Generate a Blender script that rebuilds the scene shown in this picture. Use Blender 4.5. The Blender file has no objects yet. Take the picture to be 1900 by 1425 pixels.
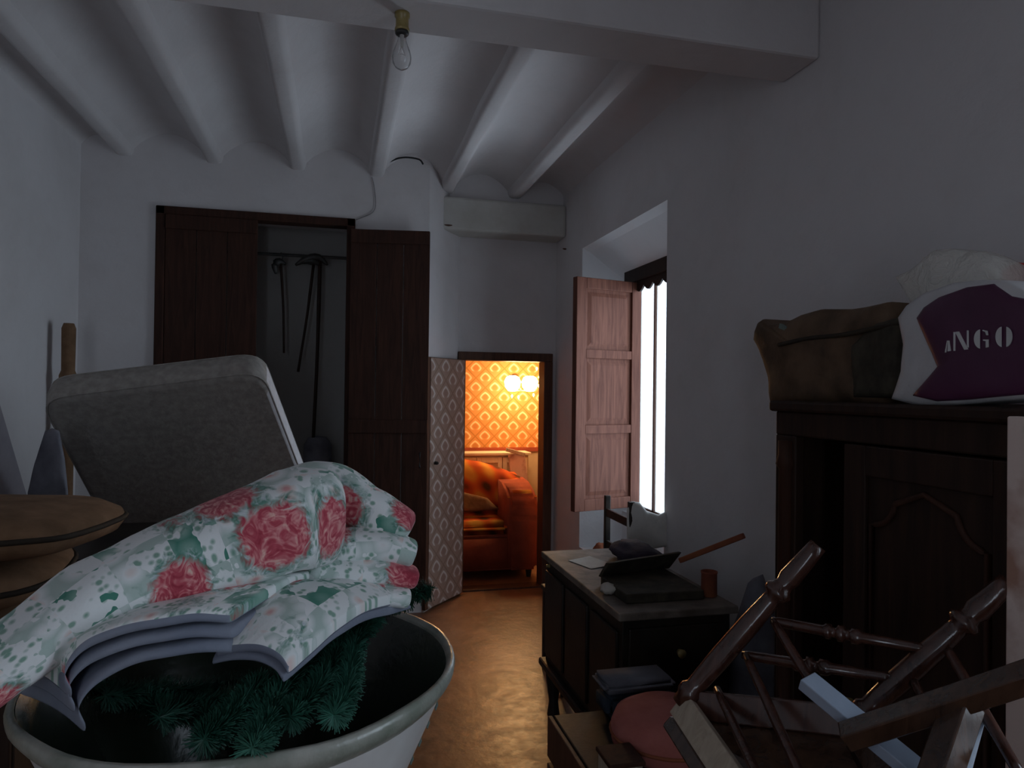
import bpy, bmesh, math, random
from mathutils import Vector, Matrix, noise

# ------------------------------------------------------------------ camera, sky, exposure
scene = bpy.context.scene
C = scene.collection
V = Vector
EYE = V((0, 0, 1.55))
YAW, PITCH, ROLL, FPX = 13.9, 0.5, 0.7, 1300.0
CAMROT = (Matrix.Rotation(math.radians(-YAW), 3, 'Z') @ Matrix.Rotation(math.radians(90 + PITCH), 3, 'X')
          @ Matrix.Rotation(math.radians(ROLL), 3, 'Z'))
cam_data = bpy.data.cameras.new('camera')
cam_data.sensor_width = 36
cam_data.lens = FPX / 1900 * 36
cam_data.clip_start = 0.02
cam = bpy.data.objects.new('camera', cam_data)
C.objects.link(cam)
cam.matrix_world = Matrix.Translation(EYE) @ CAMROT.to_4x4()
scene.camera = cam

SKY = 4.6
world = bpy.data.worlds.new('overcast_sky')
scene.world = world
world.use_nodes = True
bg = world.node_tree.nodes['Background']
bg.inputs[0].default_value = (0.74, 0.85, 1.0, 1)
bg.inputs[1].default_value = SKY

def portal(name, loc, rot, sx, sy):            # sampling portals that sit in the wall openings
    l = bpy.data.lights.new(name, 'AREA')
    l.shape = 'RECTANGLE'; l.size = sx; l.size_y = sy
    l.cycles.is_portal = True
    o = bpy.data.objects.new(name, l); C.objects.link(o)
    o.location = loc; o.rotation_euler = rot
portal('window_portal', (2.06, 3.97, 1.57), (0, math.radians(90), 0), 1.6, 1.16)
portal('rear_window_portal', (2.06, .16, 1.6), (0, math.radians(90), 0), 1.6, .96)

portal('fill_portal', (-.75, -2.56, 1.3), (math.radians(90), 0, 0), .9, 2.2)  # added opening behind the camera, there to lift the room light

scene.view_settings.view_transform = 'Standard'
scene.view_settings.look = 'None'
scene.view_settings.gamma = 1
scene.view_settings.use_curve_mapping = False
scene.view_settings.exposure = 0.15
scene.cycles.max_bounces = 8
scene.cycles.diffuse_bounces = 5
scene.cycles.transparent_max_bounces = 12
scene.cycles.sample_clamp_indirect = 4.0
scene.cycles.use_denoising = True
scene.cycles.caustics_reflective = False
scene.cycles.caustics_refractive = False

random.seed(7)

def at(u, v, d):
    """a measured picture point at distance d (along the optical axis) -> place in the room"""
    return EYE + CAMROT @ (V(((u - 950) / FPX, (712.5 - v) / FPX, -1)) * d)

def at_x(u, v, x):
    r = CAMROT @ V(((u - 950) / FPX, (712.5 - v) / FPX, -1))
    return EYE + r * ((x - EYE.x) / r.x)

def at_y(u, v, y):
    r = CAMROT @ V(((u - 950) / FPX, (712.5 - v) / FPX, -1))
    return EYE + r * ((y - EYE.y) / r.y)

def at_z(u, v, z):
    r = CAMROT @ V(((u - 950) / FPX, (712.5 - v) / FPX, -1))
    return EYE + r * ((z - EYE.z) / r.z)

# ------------------------------------------------------------------ materials
def new_mat(name):
    m = bpy.data.materials.new(name)
    m.use_nodes = True
    nt = m.node_tree
    return m, nt, nt.nodes['Principled BSDF']

def N(nt, kind, **kw):
    n = nt.nodes.new(kind)
    for k, v in kw.items():
        setattr(n, k, v)
    return n

def math_node(nt, op, a, b=None, c=None, clamp=False):
    n = nt.nodes.new('ShaderNodeMath'); n.operation = op; n.use_clamp = clamp
    for i, x in enumerate((a, b, c)):
        if x is None: continue
        if isinstance(x, (int, float)): n.inputs[i].default_value = x
        else: nt.links.new(x, n.inputs[i])
    return n.outputs[0]

def mixc(nt, fac, a, b):
    n = nt.nodes.new('ShaderNodeMix'); n.data_type = 'RGBA'
    if isinstance(fac, (int, float)): n.inputs[0].default_value = fac
    else: nt.links.new(fac, n.inputs[0])
    for i, x in ((6, a), (7, b)):
        if isinstance(x, tuple): n.inputs[i].default_value = (*x, 1)
        else: nt.links.new(x, n.inputs[i])
    return n.outputs[2]

def ramp(nt, fac, stops):
    n = nt.nodes.new('ShaderNodeValToRGB')
    el = n.color_ramp.elements
    while len(el) < len(stops): el.new(0.5)
    for e, (p, c) in zip(el, stops):
        e.position = p; e.color = (*c, 1) if len(c) == 3 else c
    nt.links.new(fac, n.inputs[0])
    return n.outputs[0]

def coords(nt, scale=(1, 1, 1), kind='Object', rot=(0, 0, 0)):
    tc = N(nt, 'ShaderNodeTexCoord'); mp = N(nt, 'ShaderNodeMapping')
    mp.inputs['Scale'].default_value = scale; mp.inputs['Rotation'].default_value = rot
    nt.links.new(tc.outputs[kind], mp.inputs[0])
    return mp.outputs[0]

def noise_tex(nt, vec, scale, detail=4, rough=0.55, dist=0.0):
    n = N(nt, 'ShaderNodeTexNoise')
    n.inputs['Scale'].default_value = scale; n.inputs['Detail'].default_value = detail
    n.inputs['Roughness'].default_value = rough; n.inputs['Distortion'].default_value = dist
    nt.links.new(vec, n.inputs['Vector'])
    return n.outputs[0]

def bump(nt, p, h, strength, dist=0.01):
    b = N(nt, 'ShaderNodeBump'); b.inputs['Strength'].default_value = strength; b.inputs['Distance'].default_value = dist
    nt.links.new(h, b.inputs['Height']); nt.links.new(b.outputs[0], p.inputs['Normal'])

def mottled(name, c1, c2, scale=6, rough=0.8, bump_s=0.2, bump_scale=40, spec=0.3, lo=0.35, hi=0.65, vscale=(1, 1, 1)):
    m, nt, p = new_mat(name)
    vec = coords(nt, vscale)
    f = noise_tex(nt, vec, scale, 5)
    nt.links.new(ramp(nt, f, [(lo, c1), (hi, c2)]), p.inputs['Base Color'])
    p.inputs['Roughness'].default_value = rough
    p.inputs['Specular IOR Level'].default_value = spec
    if bump_s: bump(nt, p, noise_tex(nt, vec, bump_scale, 3), bump_s)
    return m

def wood(name, c1, c2, vscale=(14, 14, 1.2), rough=0.5, spec=0.4):
    m, nt, p = new_mat(name)
    vec = coords(nt, vscale)
    f = noise_tex(nt, vec, 2.2, 6, 0.6, 1.2)
    nt.links.new(ramp(nt, f, [(0.32, c1), (0.68, c2)]), p.inputs['Base Color'])
    p.inputs['Roughness'].default_value = rough; p.inputs['Specular IOR Level'].default_value = spec
    bump(nt, p, f, 0.15, 0.004)
    return m

def plaster(name, base, dirt, dirt_amount=0.6):
    m, nt, p = new_mat(name)
    vec = coords(nt)
    f = noise_tex(nt, vec, 0.9, 6, 0.6, 0.4)
    f2 = noise_tex(nt, vec, 9, 5, 0.65)
    k = math_node(nt, 'MULTIPLY', ramp(nt, f, [(0.45, (0, 0, 0)), (0.8, (1, 1, 1))]), dirt_amount)
    k2 = math_node(nt, 'ADD', k, math_node(nt, 'MULTIPLY', ramp(nt, f2, [(0.5, (0, 0, 0)), (0.85, (1, 1, 1))]), 0.2), clamp=True)
    nt.links.new(mixc(nt, k2, base, dirt), p.inputs['Base Color'])
    p.inputs['Roughness'].default_value = 0.92; p.inputs['Specular IOR Level'].default_value = 0.15
    bump(nt, p, noise_tex(nt, vec, 5, 6, 0.6), 0.35, 0.02)
    return m

def wallpaper(name, ground, line, light, mid, cell=0.19, glow=0):
    """printed ogee pattern: diamond lattice, pale ogee rings, small fan in each cell"""
    m, nt, p = new_mat(name)
    uv = N(nt, 'ShaderNodeUVMap').outputs[0]
    s = N(nt, 'ShaderNodeSeparateXYZ'); nt.links.new(uv, s.inputs[0])
    x = math_node(nt, 'DIVIDE', s.outputs[0], cell); y = math_node(nt, 'DIVIDE', s.outputs[1], cell)
    a = math_node(nt, 'SUBTRACT', math_node(nt, 'FRACT', math_node(nt, 'ADD', x, y)), 0.5)
    b = math_node(nt, 'SUBTRACT', math_node(nt, 'FRACT', math_node(nt, 'SUBTRACT', x, y)), 0.5)
    aa, ab = math_node(nt, 'ABSOLUTE', a), math_node(nt, 'ABSOLUTE', b)
    # local upright coordinates inside the cell
    lx = math_node(nt, 'ADD', a, b); ly = math_node(nt, 'SUBTRACT', a, b)
    mx = math_node(nt, 'MAXIMUM', aa, ab)
    rr = math_node(nt, 'SQRT', math_node(nt, 'ADD', math_node(nt, 'MULTIPLY', a, a), math_node(nt, 'MULTIPLY', b, b)))
    shape = math_node(nt, 'ADD', math_node(nt, 'MULTIPLY', rr, 0.45), math_node(nt, 'MULTIPLY', mx, 0.62))
    ring = math_node(nt, 'SUBTRACT', 1.0, math_node(nt, 'MULTIPLY', math_node(nt, 'ABSOLUTE', math_node(nt, 'SUBTRACT', shape, 0.31)), 12.0), clamp=True)
    # open the ring at its foot
    foot = math_node(nt, 'MULTIPLY', math_node(nt, 'ADD', ly, 0.36), 7.0, clamp=True)
    ring = math_node(nt, 'MULTIPLY', ring, foot)
    fan = math_node(nt, 'MULTIPLY', math_node(nt, 'SUBTRACT', 0.2, math_node(nt, 'ADD', rr, math_node(nt, 'MULTIPLY', ly, -0.1))), 18.0, clamp=True)
    lat = math_node(nt, 'MULTIPLY', math_node(nt, 'SUBTRACT', mx, 0.44), 22.0, clamp=True)
    c = mixc(nt, lat, ground, line)
    c = mixc(nt, math_node(nt, 'MULTIPLY', ring, 1.4, clamp=True), c, light)
    c = mixc(nt, fan, c, mid)
    nt.links.new(c, p.inputs['Base Color'])
    p.inputs['Roughness'].default_value = 0.75; p.inputs['Specular IOR Level'].default_value = 0.2
    return m

def quilt_mat(name):
    m, nt, p = new_mat(name)
    uv = N(nt, 'ShaderNodeUVMap').outputs[0]
    nz = N(nt, 'ShaderNodeTexNoise'); nz.inputs['Scale'].default_value = 14; nz.inputs['Detail'].default_value = 3
    nt.links.new(uv, nz.inputs['Vector'])
    def vmath(op, a, b=None, s=None):
        n = N(nt, 'ShaderNodeVectorMath', operation=op)
        nt.links.new(a, n.inputs[0])
        if b is not None:
            if isinstance(b, tuple): n.inputs[1].default_value = b
            else: nt.links.new(b, n.inputs[1])
        if s is not None: n.inputs['Scale'].default_value = s
        return n.outputs[0]
    warp = vmath('ADD', uv, vmath('SCALE', vmath('SUBTRACT', nz.outputs['Color'], (.5, .5, .5)), s=0.010))
    cells = vmath('SCALE', warp, s=1 / 0.085)
    # patchwork squares
    ck = N(nt, 'ShaderNodeTexChecker'); ck.inputs['Scale'].default_value = 1.0
    nt.links.new(cells, ck.inputs['Vector'])
    fl = N(nt, 'ShaderNodeVectorMath', operation='FLOOR'); nt.links.new(cells, fl.inputs[0])
    wn = N(nt, 'ShaderNodeTexWhiteNoise', noise_dimensions='2D'); nt.links.new(fl.outputs[0], wn.inputs['Vector'])
    # sprigs on the pale squares
    vs = N(nt, 'ShaderNodeTexVoronoi'); vs.inputs['Scale'].default_value = 62; nt.links.new(warp, vs.inputs['Vector'])
    sprig = math_node(nt, 'MULTIPLY', math_node(nt, 'SUBTRACT', 0.42, vs.outputs['Distance']), 5, clamp=True)
    pale = mixc(nt, math_node(nt, 'MULTIPLY', sprig, 0.95), (0.80, 0.82, 0.82), (0.22, 0.38, 0.30))
    # leafy green squares
    vl = N(nt, 'ShaderNodeTexVoronoi'); vl.inputs['Scale'].default_value = 26; nt.links.new(warp, vl.inputs['Vector'])
    leaf = ramp(nt, vl.outputs['Distance'], [(0.1, (0.75, 0.80, 0.76)), (0.28, (0.30, 0.46, 0.40)), (0.7, (0.07, 0.24, 0.18))])
    grey = ramp(nt, vl.outputs['Distance'], [(0.08, (0.72, 0.36, 0.36)), (0.22, (0.80, 0.68, 0.64)), (0.4, (0.80, 0.82, 0.82)), (0.7, (0.46, 0.56, 0.52))])
    flor = mixc(nt, math_node(nt, 'GREATER_THAN', wn.outputs['Value'], 0.33), leaf, grey)
    base = mixc(nt, ck.outputs['Fac'], pale, flor)
    # roses with a wreath of leaves
    vr = N(nt, 'ShaderNodeTexVoronoi'); vr.inputs['Scale'].default_value = 7.0; vr.inputs['Randomness'].default_value = 0.6
    nt.links.new(warp, vr.inputs['Vector'])
    sc = N(nt, 'ShaderNodeSeparateColor'); nt.links.new(vr.outputs['Color'], sc.inputs[0])
    has = math_node(nt, 'GREATER_THAN', sc.outputs[0], 0.25)
    pet = noise_tex(nt, uv, 42, 2, 0.55, 2.6)
    edge = math_node(nt, 'ADD', vr.outputs['Distance'], math_node(nt, 'MULTIPLY', math_node(nt, 'SUBTRACT', pet, 0.5), 0.2))
    lf = math_node(nt, 'ADD', vr.outputs['Distance'], math_node(nt, 'MULTIPLY', math_node(nt, 'SUBTRACT', noise_tex(nt, uv, 34, 3, 0.6, 1.0), 0.5), 0.5))
    wreath = math_node(nt, 'MULTIPLY', math_node(nt, 'MULTIPLY', math_node(nt, 'SUBTRACT', 0.50, lf), 9, clamp=True), has)
    rose = math_node(nt, 'MULTIPLY', math_node(nt, 'MULTIPLY', math_node(nt, 'SUBTRACT', 0.42, edge), 14, clamp=True), has)
    rc = ramp(nt, math_node(nt, 'ADD', math_node(nt, 'MULTIPLY', edge, 1.3), math_node(nt, 'MULTIPLY', math_node(nt, 'SUBTRACT', pet, 0.5), 1.2)),
              [(0.02, (0.34, 0.035, 0.06)), (0.3, (0.50, 0.08, 0.11)), (0.5, (0.68, 0.24, 0.25)), (0.75, (0.80, 0.50, 0.42))])
    col = mixc(nt, wreath, base, ramp(nt, pet, [(0.35, (0.05, 0.17, 0.12)), (0.52, (0.16, 0.32, 0.26)), (0.68, (0.50, 0.56, 0.60))]))
    col = mixc(nt, rose, col, rc)
    nt.links.new(col, p.inputs['Base Color'])
    p.inputs['Roughness'].default_value = 0.85; p.inputs['Specular IOR Level'].default_value = 0.2
    p.inputs['Sheen Weight'].default_value = 0.15
    bump(nt, p, noise_tex(nt, uv, 30, 3), 0.25, 0.01)
    return m

def glass_mat(name, tint=(0.95, 0.97, 0.97), gloss=0.12):
    m, nt, p = new_mat(name)
    t = N(nt, 'ShaderNodeBsdfTransparent'); t.inputs[0].default_value = (*tint, 1)
    g = N(nt, 'ShaderNodeBsdfGlossy'); g.inputs['Roughness'].default_value = 0.03
    fr = N(nt, 'ShaderNodeLayerWeight'); fr.inputs[0].default_value = 0.12
    mx = N(nt, 'ShaderNodeMixShader')
    nt.links.new(math_node(nt, 'ADD', math_node(nt, 'MULTIPLY', fr.outputs[0], 0.7), gloss * 0.2, clamp=True), mx.inputs[0])
    nt.links.new(t.outputs[0], mx.inputs[1]); nt.links.new(g.outputs[0], mx.inputs[2])
    nt.links.new(mx.outputs[0], nt.nodes['Material Output'].inputs[0])
    return m

def film_mat(name, col, alpha):
    m, nt, p = new_mat(name)
    p.inputs['Base Color'].default_value = (*col, 1); p.inputs['Roughness'].default_value = 0.25
    p.inputs['Alpha'].default_value = alpha
    vec = coords(nt); bump(nt, p, noise_tex(nt, vec, 22, 4, 0.6, 1.0), 0.8, 0.02)
    return m

def emit_mat(name, col, s):
    m, nt, p = new_mat(name)
    p.inputs['Emission Color'].default_value = (*col, 1); p.inputs['Emission Strength'].default_value = s
    p.inputs['Base Color'].default_value = (*col, 1)
    return m

def plaid_mat(name):
    m, nt, p = new_mat(name)
    vec = coords(nt)
    n1 = noise_tex(nt, vec, 2.2, 2, 0.5, 0.5)
    s = N(nt, 'ShaderNodeSeparateXYZ'); nt.links.new(vec, s.inputs[0])
    w = math_node(nt, 'SINE', math_node(nt, 'MULTIPLY', math_node(nt, 'ADD', s.outputs[0], math_node(nt, 'MULTIPLY', s.outputs[2], 0.5)), 34))
    w2 = math_node(nt, 'SINE', math_node(nt, 'MULTIPLY', math_node(nt, 'SUBTRACT', s.outputs[2], math_node(nt, 'MULTIPLY', s.outputs[1], 1.0)), 30))
    k = math_node(nt, 'ADD', math_node(nt, 'MULTIPLY', math_node(nt, 'ADD', w, w2), 0.18), n1)
    nt.links.new(ramp(nt, k, [(0.2, (0.10, 0.045, 0.02)), (0.36, (0.42, 0.07, 0.025)), (0.55, (0.62, 0.14, 0.03)), (0.8, (0.72, 0.36, 0.07))]), p.inputs['Base Color'])
    p.inputs['Roughness'].default_value = 0.9; p.inputs['Specular IOR Level'].default_value = 0.1
    return m

M = {}
M['plaster'] = plaster('whitewashed_plaster', (0.70, 0.675, 0.68), (0.53, 0.49, 0.475))
M['ceiling'] = plaster('whitewashed_ceiling', (0.66, 0.63, 0.63), (0.52, 0.48, 0.47))
M['lintel'] = plaster('stained_limewash', (0.62, 0.61, 0.58), (0.36, 0.33, 0.27), 0.9)
M['reveal'] = plaster('clean_limewash', (0.80, 0.81, 0.83), (0.70, 0.70, 0.70))
M['darkwood'] = wood('dark_stained_wood', (0.016, 0.008, 0.006), (0.040, 0.019, 0.012), rough=0.55, spec=0.25)
M['cupwood'] = wood('cupboard_pine', (0.030, 0.013, 0.009), (0.065, 0.026, 0.016), rough=0.65, spec=0.2)
M['shutter'] = wood('worn_varnished_shutter', (0.105, 0.038, 0.025), (0.19, 0.077, 0.051), rough=0.6, spec=0.15)
M['frame'] = wood('door_frame_brown', (0.07, 0.03, 0.018), (0.13, 0.06, 0.035))
M['black'] = mottled('blackened_wood', (0.012, 0.009, 0.008), (0.035, 0.026, 0.02), rough=0.45, bump_s=0.1)
M['desktop'] = mottled('dusty_desk_top', (0.10, 0.08, 0.065), (0.22, 0.18, 0.15), scale=9, rough=0.6)
M['chairwood'] = wood('red_brown_varnish', (0.035, 0.013, 0.009), (0.08, 0.03, 0.02), rough=0.18, spec=0.8)
M['chairdark'] = wood('black_brown_varnish', (0.035, 0.018, 0.012), (0.08, 0.04, 0.024), rough=0.15, spec=0.8)
M['palewood'] = wood('light_paled_wood', (0.34, 0.27, 0.20), (0.50, 0.42, 0.33), rough=0.7)
M['pinkboard'] = mottled('peeling_pink_paint', (0.42, 0.24, 0.18), (0.74, 0.60, 0.54), scale=5, rough=0.7, lo=0.38, hi=0.52)
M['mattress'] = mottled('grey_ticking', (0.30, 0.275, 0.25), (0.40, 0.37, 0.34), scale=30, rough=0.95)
M['mattress_lit'] = mottled('window_lit_ticking', (0.55, 0.53, 0.54), (0.64, 0.62, 0.63), scale=30, rough=0.95)  # paler ticking: window light put into the right side's colour
M['mat_piping'] = mottled('pale_piping', (0.52, 0.49, 0.45), (0.6, 0.57, 0.52), rough=0.9)
M['browncloth'] = mottled('brown_upholstery', (0.15, 0.085, 0.045), (0.24, 0.14, 0.08), scale=10, rough=0.9)
M['brownpipe'] = mottled('dark_piping', (0.02, 0.014, 0.01), (0.04, 0.03, 0.02), rough=0.8)
M['card'] = mottled('cardboard', (0.30, 0.19, 0.12), (0.40, 0.27, 0.17), rough=0.85)
M['glaze_out'] = mottled('cream_glaze', (0.62, 0.60, 0.58), (0.74, 0.73, 0.72), scale=7, rough=0.35, spec=0.5, bump_s=0.15, bump_scale=12)
M['glaze_in'] = mottled('dark_green_glaze', (0.010, 0.018, 0.011), (0.022, 0.034, 0.020), scale=5, rough=0.25, spec=0.5, bump_s=0.1)
M['rim'] = mottled('chipped_rim_glaze', (0.20, 0.22, 0.18), (0.48, 0.46, 0.42), scale=8, rough=0.3, spec=0.6)
M['tick'] = mottled('blue_green_brush_marks', (0.10, 0.14, 0.13), (0.16, 0.2, 0.18))
M['needle'] = mottled('tinsel_green', (0.013, 0.075, 0.048), (0.05, 0.19, 0.135), scale=14, rough=0.45, spec=0.5, bump_s=0)
M['quilt'] = quilt_mat('patchwork_rose_quilt')
M['quilt_under'] = mottled('shaded_quilt_lining', (0.17, 0.19, 0.25), (0.25, 0.27, 0.33), rough=0.9)  # grey-blue lining, darkened to hold the shadow between the layers
M['metal'] = mottled('dark_iron', (0.02, 0.02, 0.02), (0.05, 0.045, 0.04), rough=0.5, spec=0.5)
M['brass'] = mottled('old_brass', (0.22, 0.16, 0.05), (0.36, 0.27, 0.10), rough=0.35, spec=0.6)
M['bakelite'] = mottled('dark_collar', (0.03, 0.03, 0.028), (0.06, 0.055, 0.05), rough=0.4)
M['bulbglass'] = glass_mat('clear_bulb_glass', (0.95, 0.95, 0.95), 0.3)
M['pane'] = glass_mat('window_glass')
M['filament'] = mottled('filament_stem', (0.5, 0.48, 0.45), (0.6, 0.58, 0.55), rough=0.4)
M['wire'] = mottled('black_cable', (0.015, 0.015, 0.015), (0.03, 0.03, 0.03), rough=0.6)
M['greywire'] = mottled('painted_over_wire', (0.25, 0.23, 0.23), (0.35, 0.33, 0.33))
M['lilac'] = mottled('grey_lilac_paint', (0.30, 0.28, 0.31), (0.38, 0.35, 0.38), rough=0.8)
M['greycloth'] = mottled('grey_cloth', (0.10, 0.10, 0.12), (0.2, 0.2, 0.23), rough=0.9)
M['navy'] = mottled('navy_cloth', (0.025, 0.035, 0.05), (0.05, 0.065, 0.09), rough=0.9)
M['purplecloth'] = mottled('dark_purple_cloth', (0.025, 0.018, 0.03), (0.06, 0.045, 0.065), rough=0.9)
M['pink'] = mottled('pink_velvet', (0.36, 0.11, 0.09), (0.46, 0.16, 0.14), scale=10, rough=0.9)
M['whitecloth'] = mottled('white_cotton', (0.62, 0.60, 0.56), (0.76, 0.74, 0.70), rough=0.95)
M['paper'] = mottled('old_paper', (0.42, 0.38, 0.33), (0.6, 0.56, 0.5), rough=0.9)
M['rust'] = mottled('rusty_red', (0.22, 0.06, 0.035), (0.36, 0.12, 0.05), rough=0.8)
M['purple'] = mottled('purple_print', (0.070, 0.018, 0.050), (0.095, 0.028, 0.070), scale=5, rough=0.4, spec=0.4, bump_s=0.25, bump_scale=9)
M['bagwhite'] = mottled('white_bag_plastic', (0.50, 0.49, 0.50), (0.60, 0.59, 0.60), scale=6, rough=0.4, bump_s=0.2)
M['skysheen'] = mottled('painted_sky_sheen', (0.30, 0.36, 0.46), (0.36, 0.42, 0.52), scale=9, rough=0.3, spec=0.5, bump_s=0.05)  # blue-grey base colour stands in for sky reflected off dark varnish
M['recessplaster'] = plaster('shade_darkened_plaster', (0.36, 0.35, 0.335), (0.25, 0.24, 0.225))  # plaster darkened, the shade of the cupboard recess is in its colour
M['bagprint'] = mottled('silver_lettering', (0.55, 0.56, 0.56), (0.66, 0.66, 0.66), rough=0.5, bump_s=0)
M['film'] = film_mat('clear_polythene', (0.85, 0.83, 0.76), 0.55)
M['red'] = mottled('red_plastic', (0.55, 0.05, 0.05), (0.65, 0.09, 0.08), rough=0.4)
M['leather'] = mottled('scuffed_brown_leather', (0.055, 0.032, 0.018), (0.14, 0.085, 0.05), scale=9, rough=0.65)
M['leatherdark'] = mottled('dark_canvas', (0.025, 0.02, 0.014), (0.07, 0.058, 0.04), scale=14, rough=0.8)
M['paper_amber'] = wallpaper('amber_ogee_wallpaper', (0.56, 0.25, 0.08), (0.40, 0.17, 0.04), (0.78, 0.55, 0.34), (0.50, 0.20, 0.06))
M['paper_leaf'] = wallpaper('faded_ogee_wallpaper', (0.36, 0.25, 0.20), (0.28, 0.19, 0.14), (0.60, 0.54, 0.50), (0.33, 0.22, 0.18))
M['cream'] = mottled('cream_gloss_paint', (0.66, 0.58, 0.44), (0.74, 0.66, 0.52), rough=0.5)
M['tan'] = mottled('tan_panel', (0.48, 0.38, 0.25), (0.56, 0.46, 0.32), rough=0.6)
M['plaid'] = plaid_mat('orange_plaid_upholstery')
M['terracloth'] = mottled('terracotta_upholstery', (0.26, 0.055, 0.03), (0.33, 0.075, 0.04), scale=12, rough=0.9)
M['lampglow'] = emit_mat('lit_glass_shade', (1.0, 0.72, 0.36), 30)
M['crystal'] = emit_mat('lit_crystal', (1.0, 0.7, 0.32), 5)

def floor_mat():
    m, nt, p = new_mat('worn_red_clay_floor')
    vec = coords(nt)
    f = noise_tex(nt, vec, 3.2, 6, 0.65, 0.6)
    f2 = noise_tex(nt, vec, 14, 5, 0.6)
    c = ramp(nt, f, [(0.3, (0.085, 0.038, 0.02)), (0.52, (0.22, 0.097, 0.046)), (0.72, (0.31, 0.15, 0.078))])
    c = mixc(nt, math_node(nt, 'MULTIPLY', ramp(nt, f2, [(0.45, (0, 0, 0)), (0.75, (1, 1, 1))]), 0.45), c, (0.18, 0.085, 0.05))
    nt.links.new(c, p.inputs['Base Color'])
    rg = math_node(nt, 'ADD', 0.20, math_node(nt, 'MULTIPLY', f2, 0.35))
    nt.links.new(rg, p.inputs['Roughness'])
    p.inputs['Specular IOR Level'].default_value = 0.5
    bump(nt, p, f2, 0.25, 0.008)
    return m
M['floor'] = floor_mat()

# ------------------------------------------------------------------ mesh helpers
def obj(name, bm, mat, parent=None, smooth=False, bevel=0, seg=2, subsurf=0):
    me = bpy.data.meshes.new(name)
    bmesh.ops.recalc_face_normals(bm, faces=bm.faces[:])
    bm.to_mesh(me); bm.free()
    o = bpy.data.objects.new(name, me); C.objects.link(o)
    for x in (mat if isinstance(mat, (list, tuple)) else [mat]):
        me.materials.append(M[x] if isinstance(x, str) else x)
    if smooth:
        for pl in me.polygons: pl.use_smooth = True
    if bevel:
        b = o.modifiers.new('bevel', 'BEVEL'); b.width = bevel; b.segments = seg; b.limit_method = 'ANGLE'
        b.angle_limit = math.radians(40)
    if subsurf:
        s = o.modifiers.new('subsurf', 'SUBSURF'); s.levels = subsurf; s.render_levels = subsurf
    if parent is not None:
        o.parent = parent
        o.matrix_parent_inverse = parent.matrix_basis.inverted()
    return o

def tag(o, label=None, cat=None, group=None, kind=None):
    if label: o['label'] = label
    if cat: o['category'] = cat
    if group: o['group'] = group
    if kind: o['kind'] = kind
    return o

def thing(name, loc, label, cat, group=None):
    o = bpy.data.objects.new(name, None); C.objects.link(o)
    o.empty_display_size = 0.1
    o.matrix_basis = Matrix.Translation(V(loc))
    return tag(o, label, cat, group)

def nb(): return bmesh.new()

def hexa(bm, p):     # 8 points: bottom 4 ring, top 4 ring
    vs = [bm.verts.new(x) for x in p]
    for f in ((0, 1, 2, 3), (4, 5, 6, 7), (0, 1, 5, 4), (1, 2, 6, 5), (2, 3, 7, 6), (3, 0, 4, 7)):
        bm.faces.new([vs[i] for i in f])
    return vs

def box(bm, a, b, mat=None):
    x0, y0, z0 = a; x1, y1, z1 = b
    p = [V((x0, y0, z0)), V((x1, y0, z0)), V((x1, y1, z0)), V((x0, y1, z0)),
         V((x0, y0, z1)), V((x1, y0, z1)), V((x1, y1, z1)), V((x0, y1, z1))]
    if mat is not None: p = [mat @ q for q in p]
    return hexa(bm, p)

def prism(bm, poly, vec):
    n = len(poly)
    a = [bm.verts.new(p) for p in poly]; b = [bm.verts.new(V(p) + V(vec)) for p in poly]
    bm.faces.new(a); bm.faces.new(b[::-1])
    for i in range(n): bm.faces.new((a[i], a[(i + 1) % n], b[(i + 1) % n], b[i]))

def frame_of(t, up=V((0, 0, 1))):
    t = t.normalized()
    if abs(t.dot(up)) > 0.97: up = V((0, 1, 0))
    a = t.cross(up).normalized(); b = a.cross(t).normalized()
    return a, b

def tube(bm, pts, radii, n=10, cap=True):
    pts = [V(p) for p in pts]
    if isinstance(radii, (int, float)): radii = [radii] * len(pts)
    rings = []
    for i, p in enumerate(pts):
        t = pts[min(i + 1, len(pts) - 1)] - pts[max(i - 1, 0)]
        a, b = frame_of(t)
        rings.append([bm.verts.new(p + (a * math.cos(k * 2 * math.pi / n) + b * math.sin(k * 2 * math.pi / n)) * radii[i]) for k in range(n)])
    for r, s in zip(rings, rings[1:]):
        for k in range(n): bm.faces.new((r[k], r[(k + 1) % n], s[(k + 1) % n], s[k]))
    if cap:
        bm.faces.new(rings[0][::-1]); bm.faces.new(rings[-1])

def turned(bm, p0, p1, prof, n=14):
    """turned post: prof is a list of (t along 0..1, radius)"""
    p0, p1 = V(p0), V(p1)
    tube_pts = [p0.lerp(p1, t) for t, r in prof]
    a, b = frame_of(p1 - p0)
    rings = []
    for p, (t, r) in zip(tube_pts, prof):
        rings.append([bm.verts.new(p + (a * math.cos(k * 2 * math.pi / n) + b * math.sin(k * 2 * math.pi / n)) * r) for k in range(n)])
    for r, s in zip(rings, rings[1:]):
        for k in range(n): bm.faces.new((r[k], r[(k + 1) % n], s[(k + 1) % n], s[k]))
    bm.faces.new(rings[0][::-1]); bm.faces.new(rings[-1])

def bar(bm, p0, p1, w, h, up=V((0, 0, 1))):
    p0, p1 = V(p0), V(p1)
    a, b = frame_of(p1 - p0, up)
    a *= w / 2; b *= h / 2
    hexa(bm, [p0 - a - b, p0 + a - b, p0 + a + b, p0 - a + b, p1 - a - b, p1 + a - b, p1 + a + b, p1 - a + b])

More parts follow.
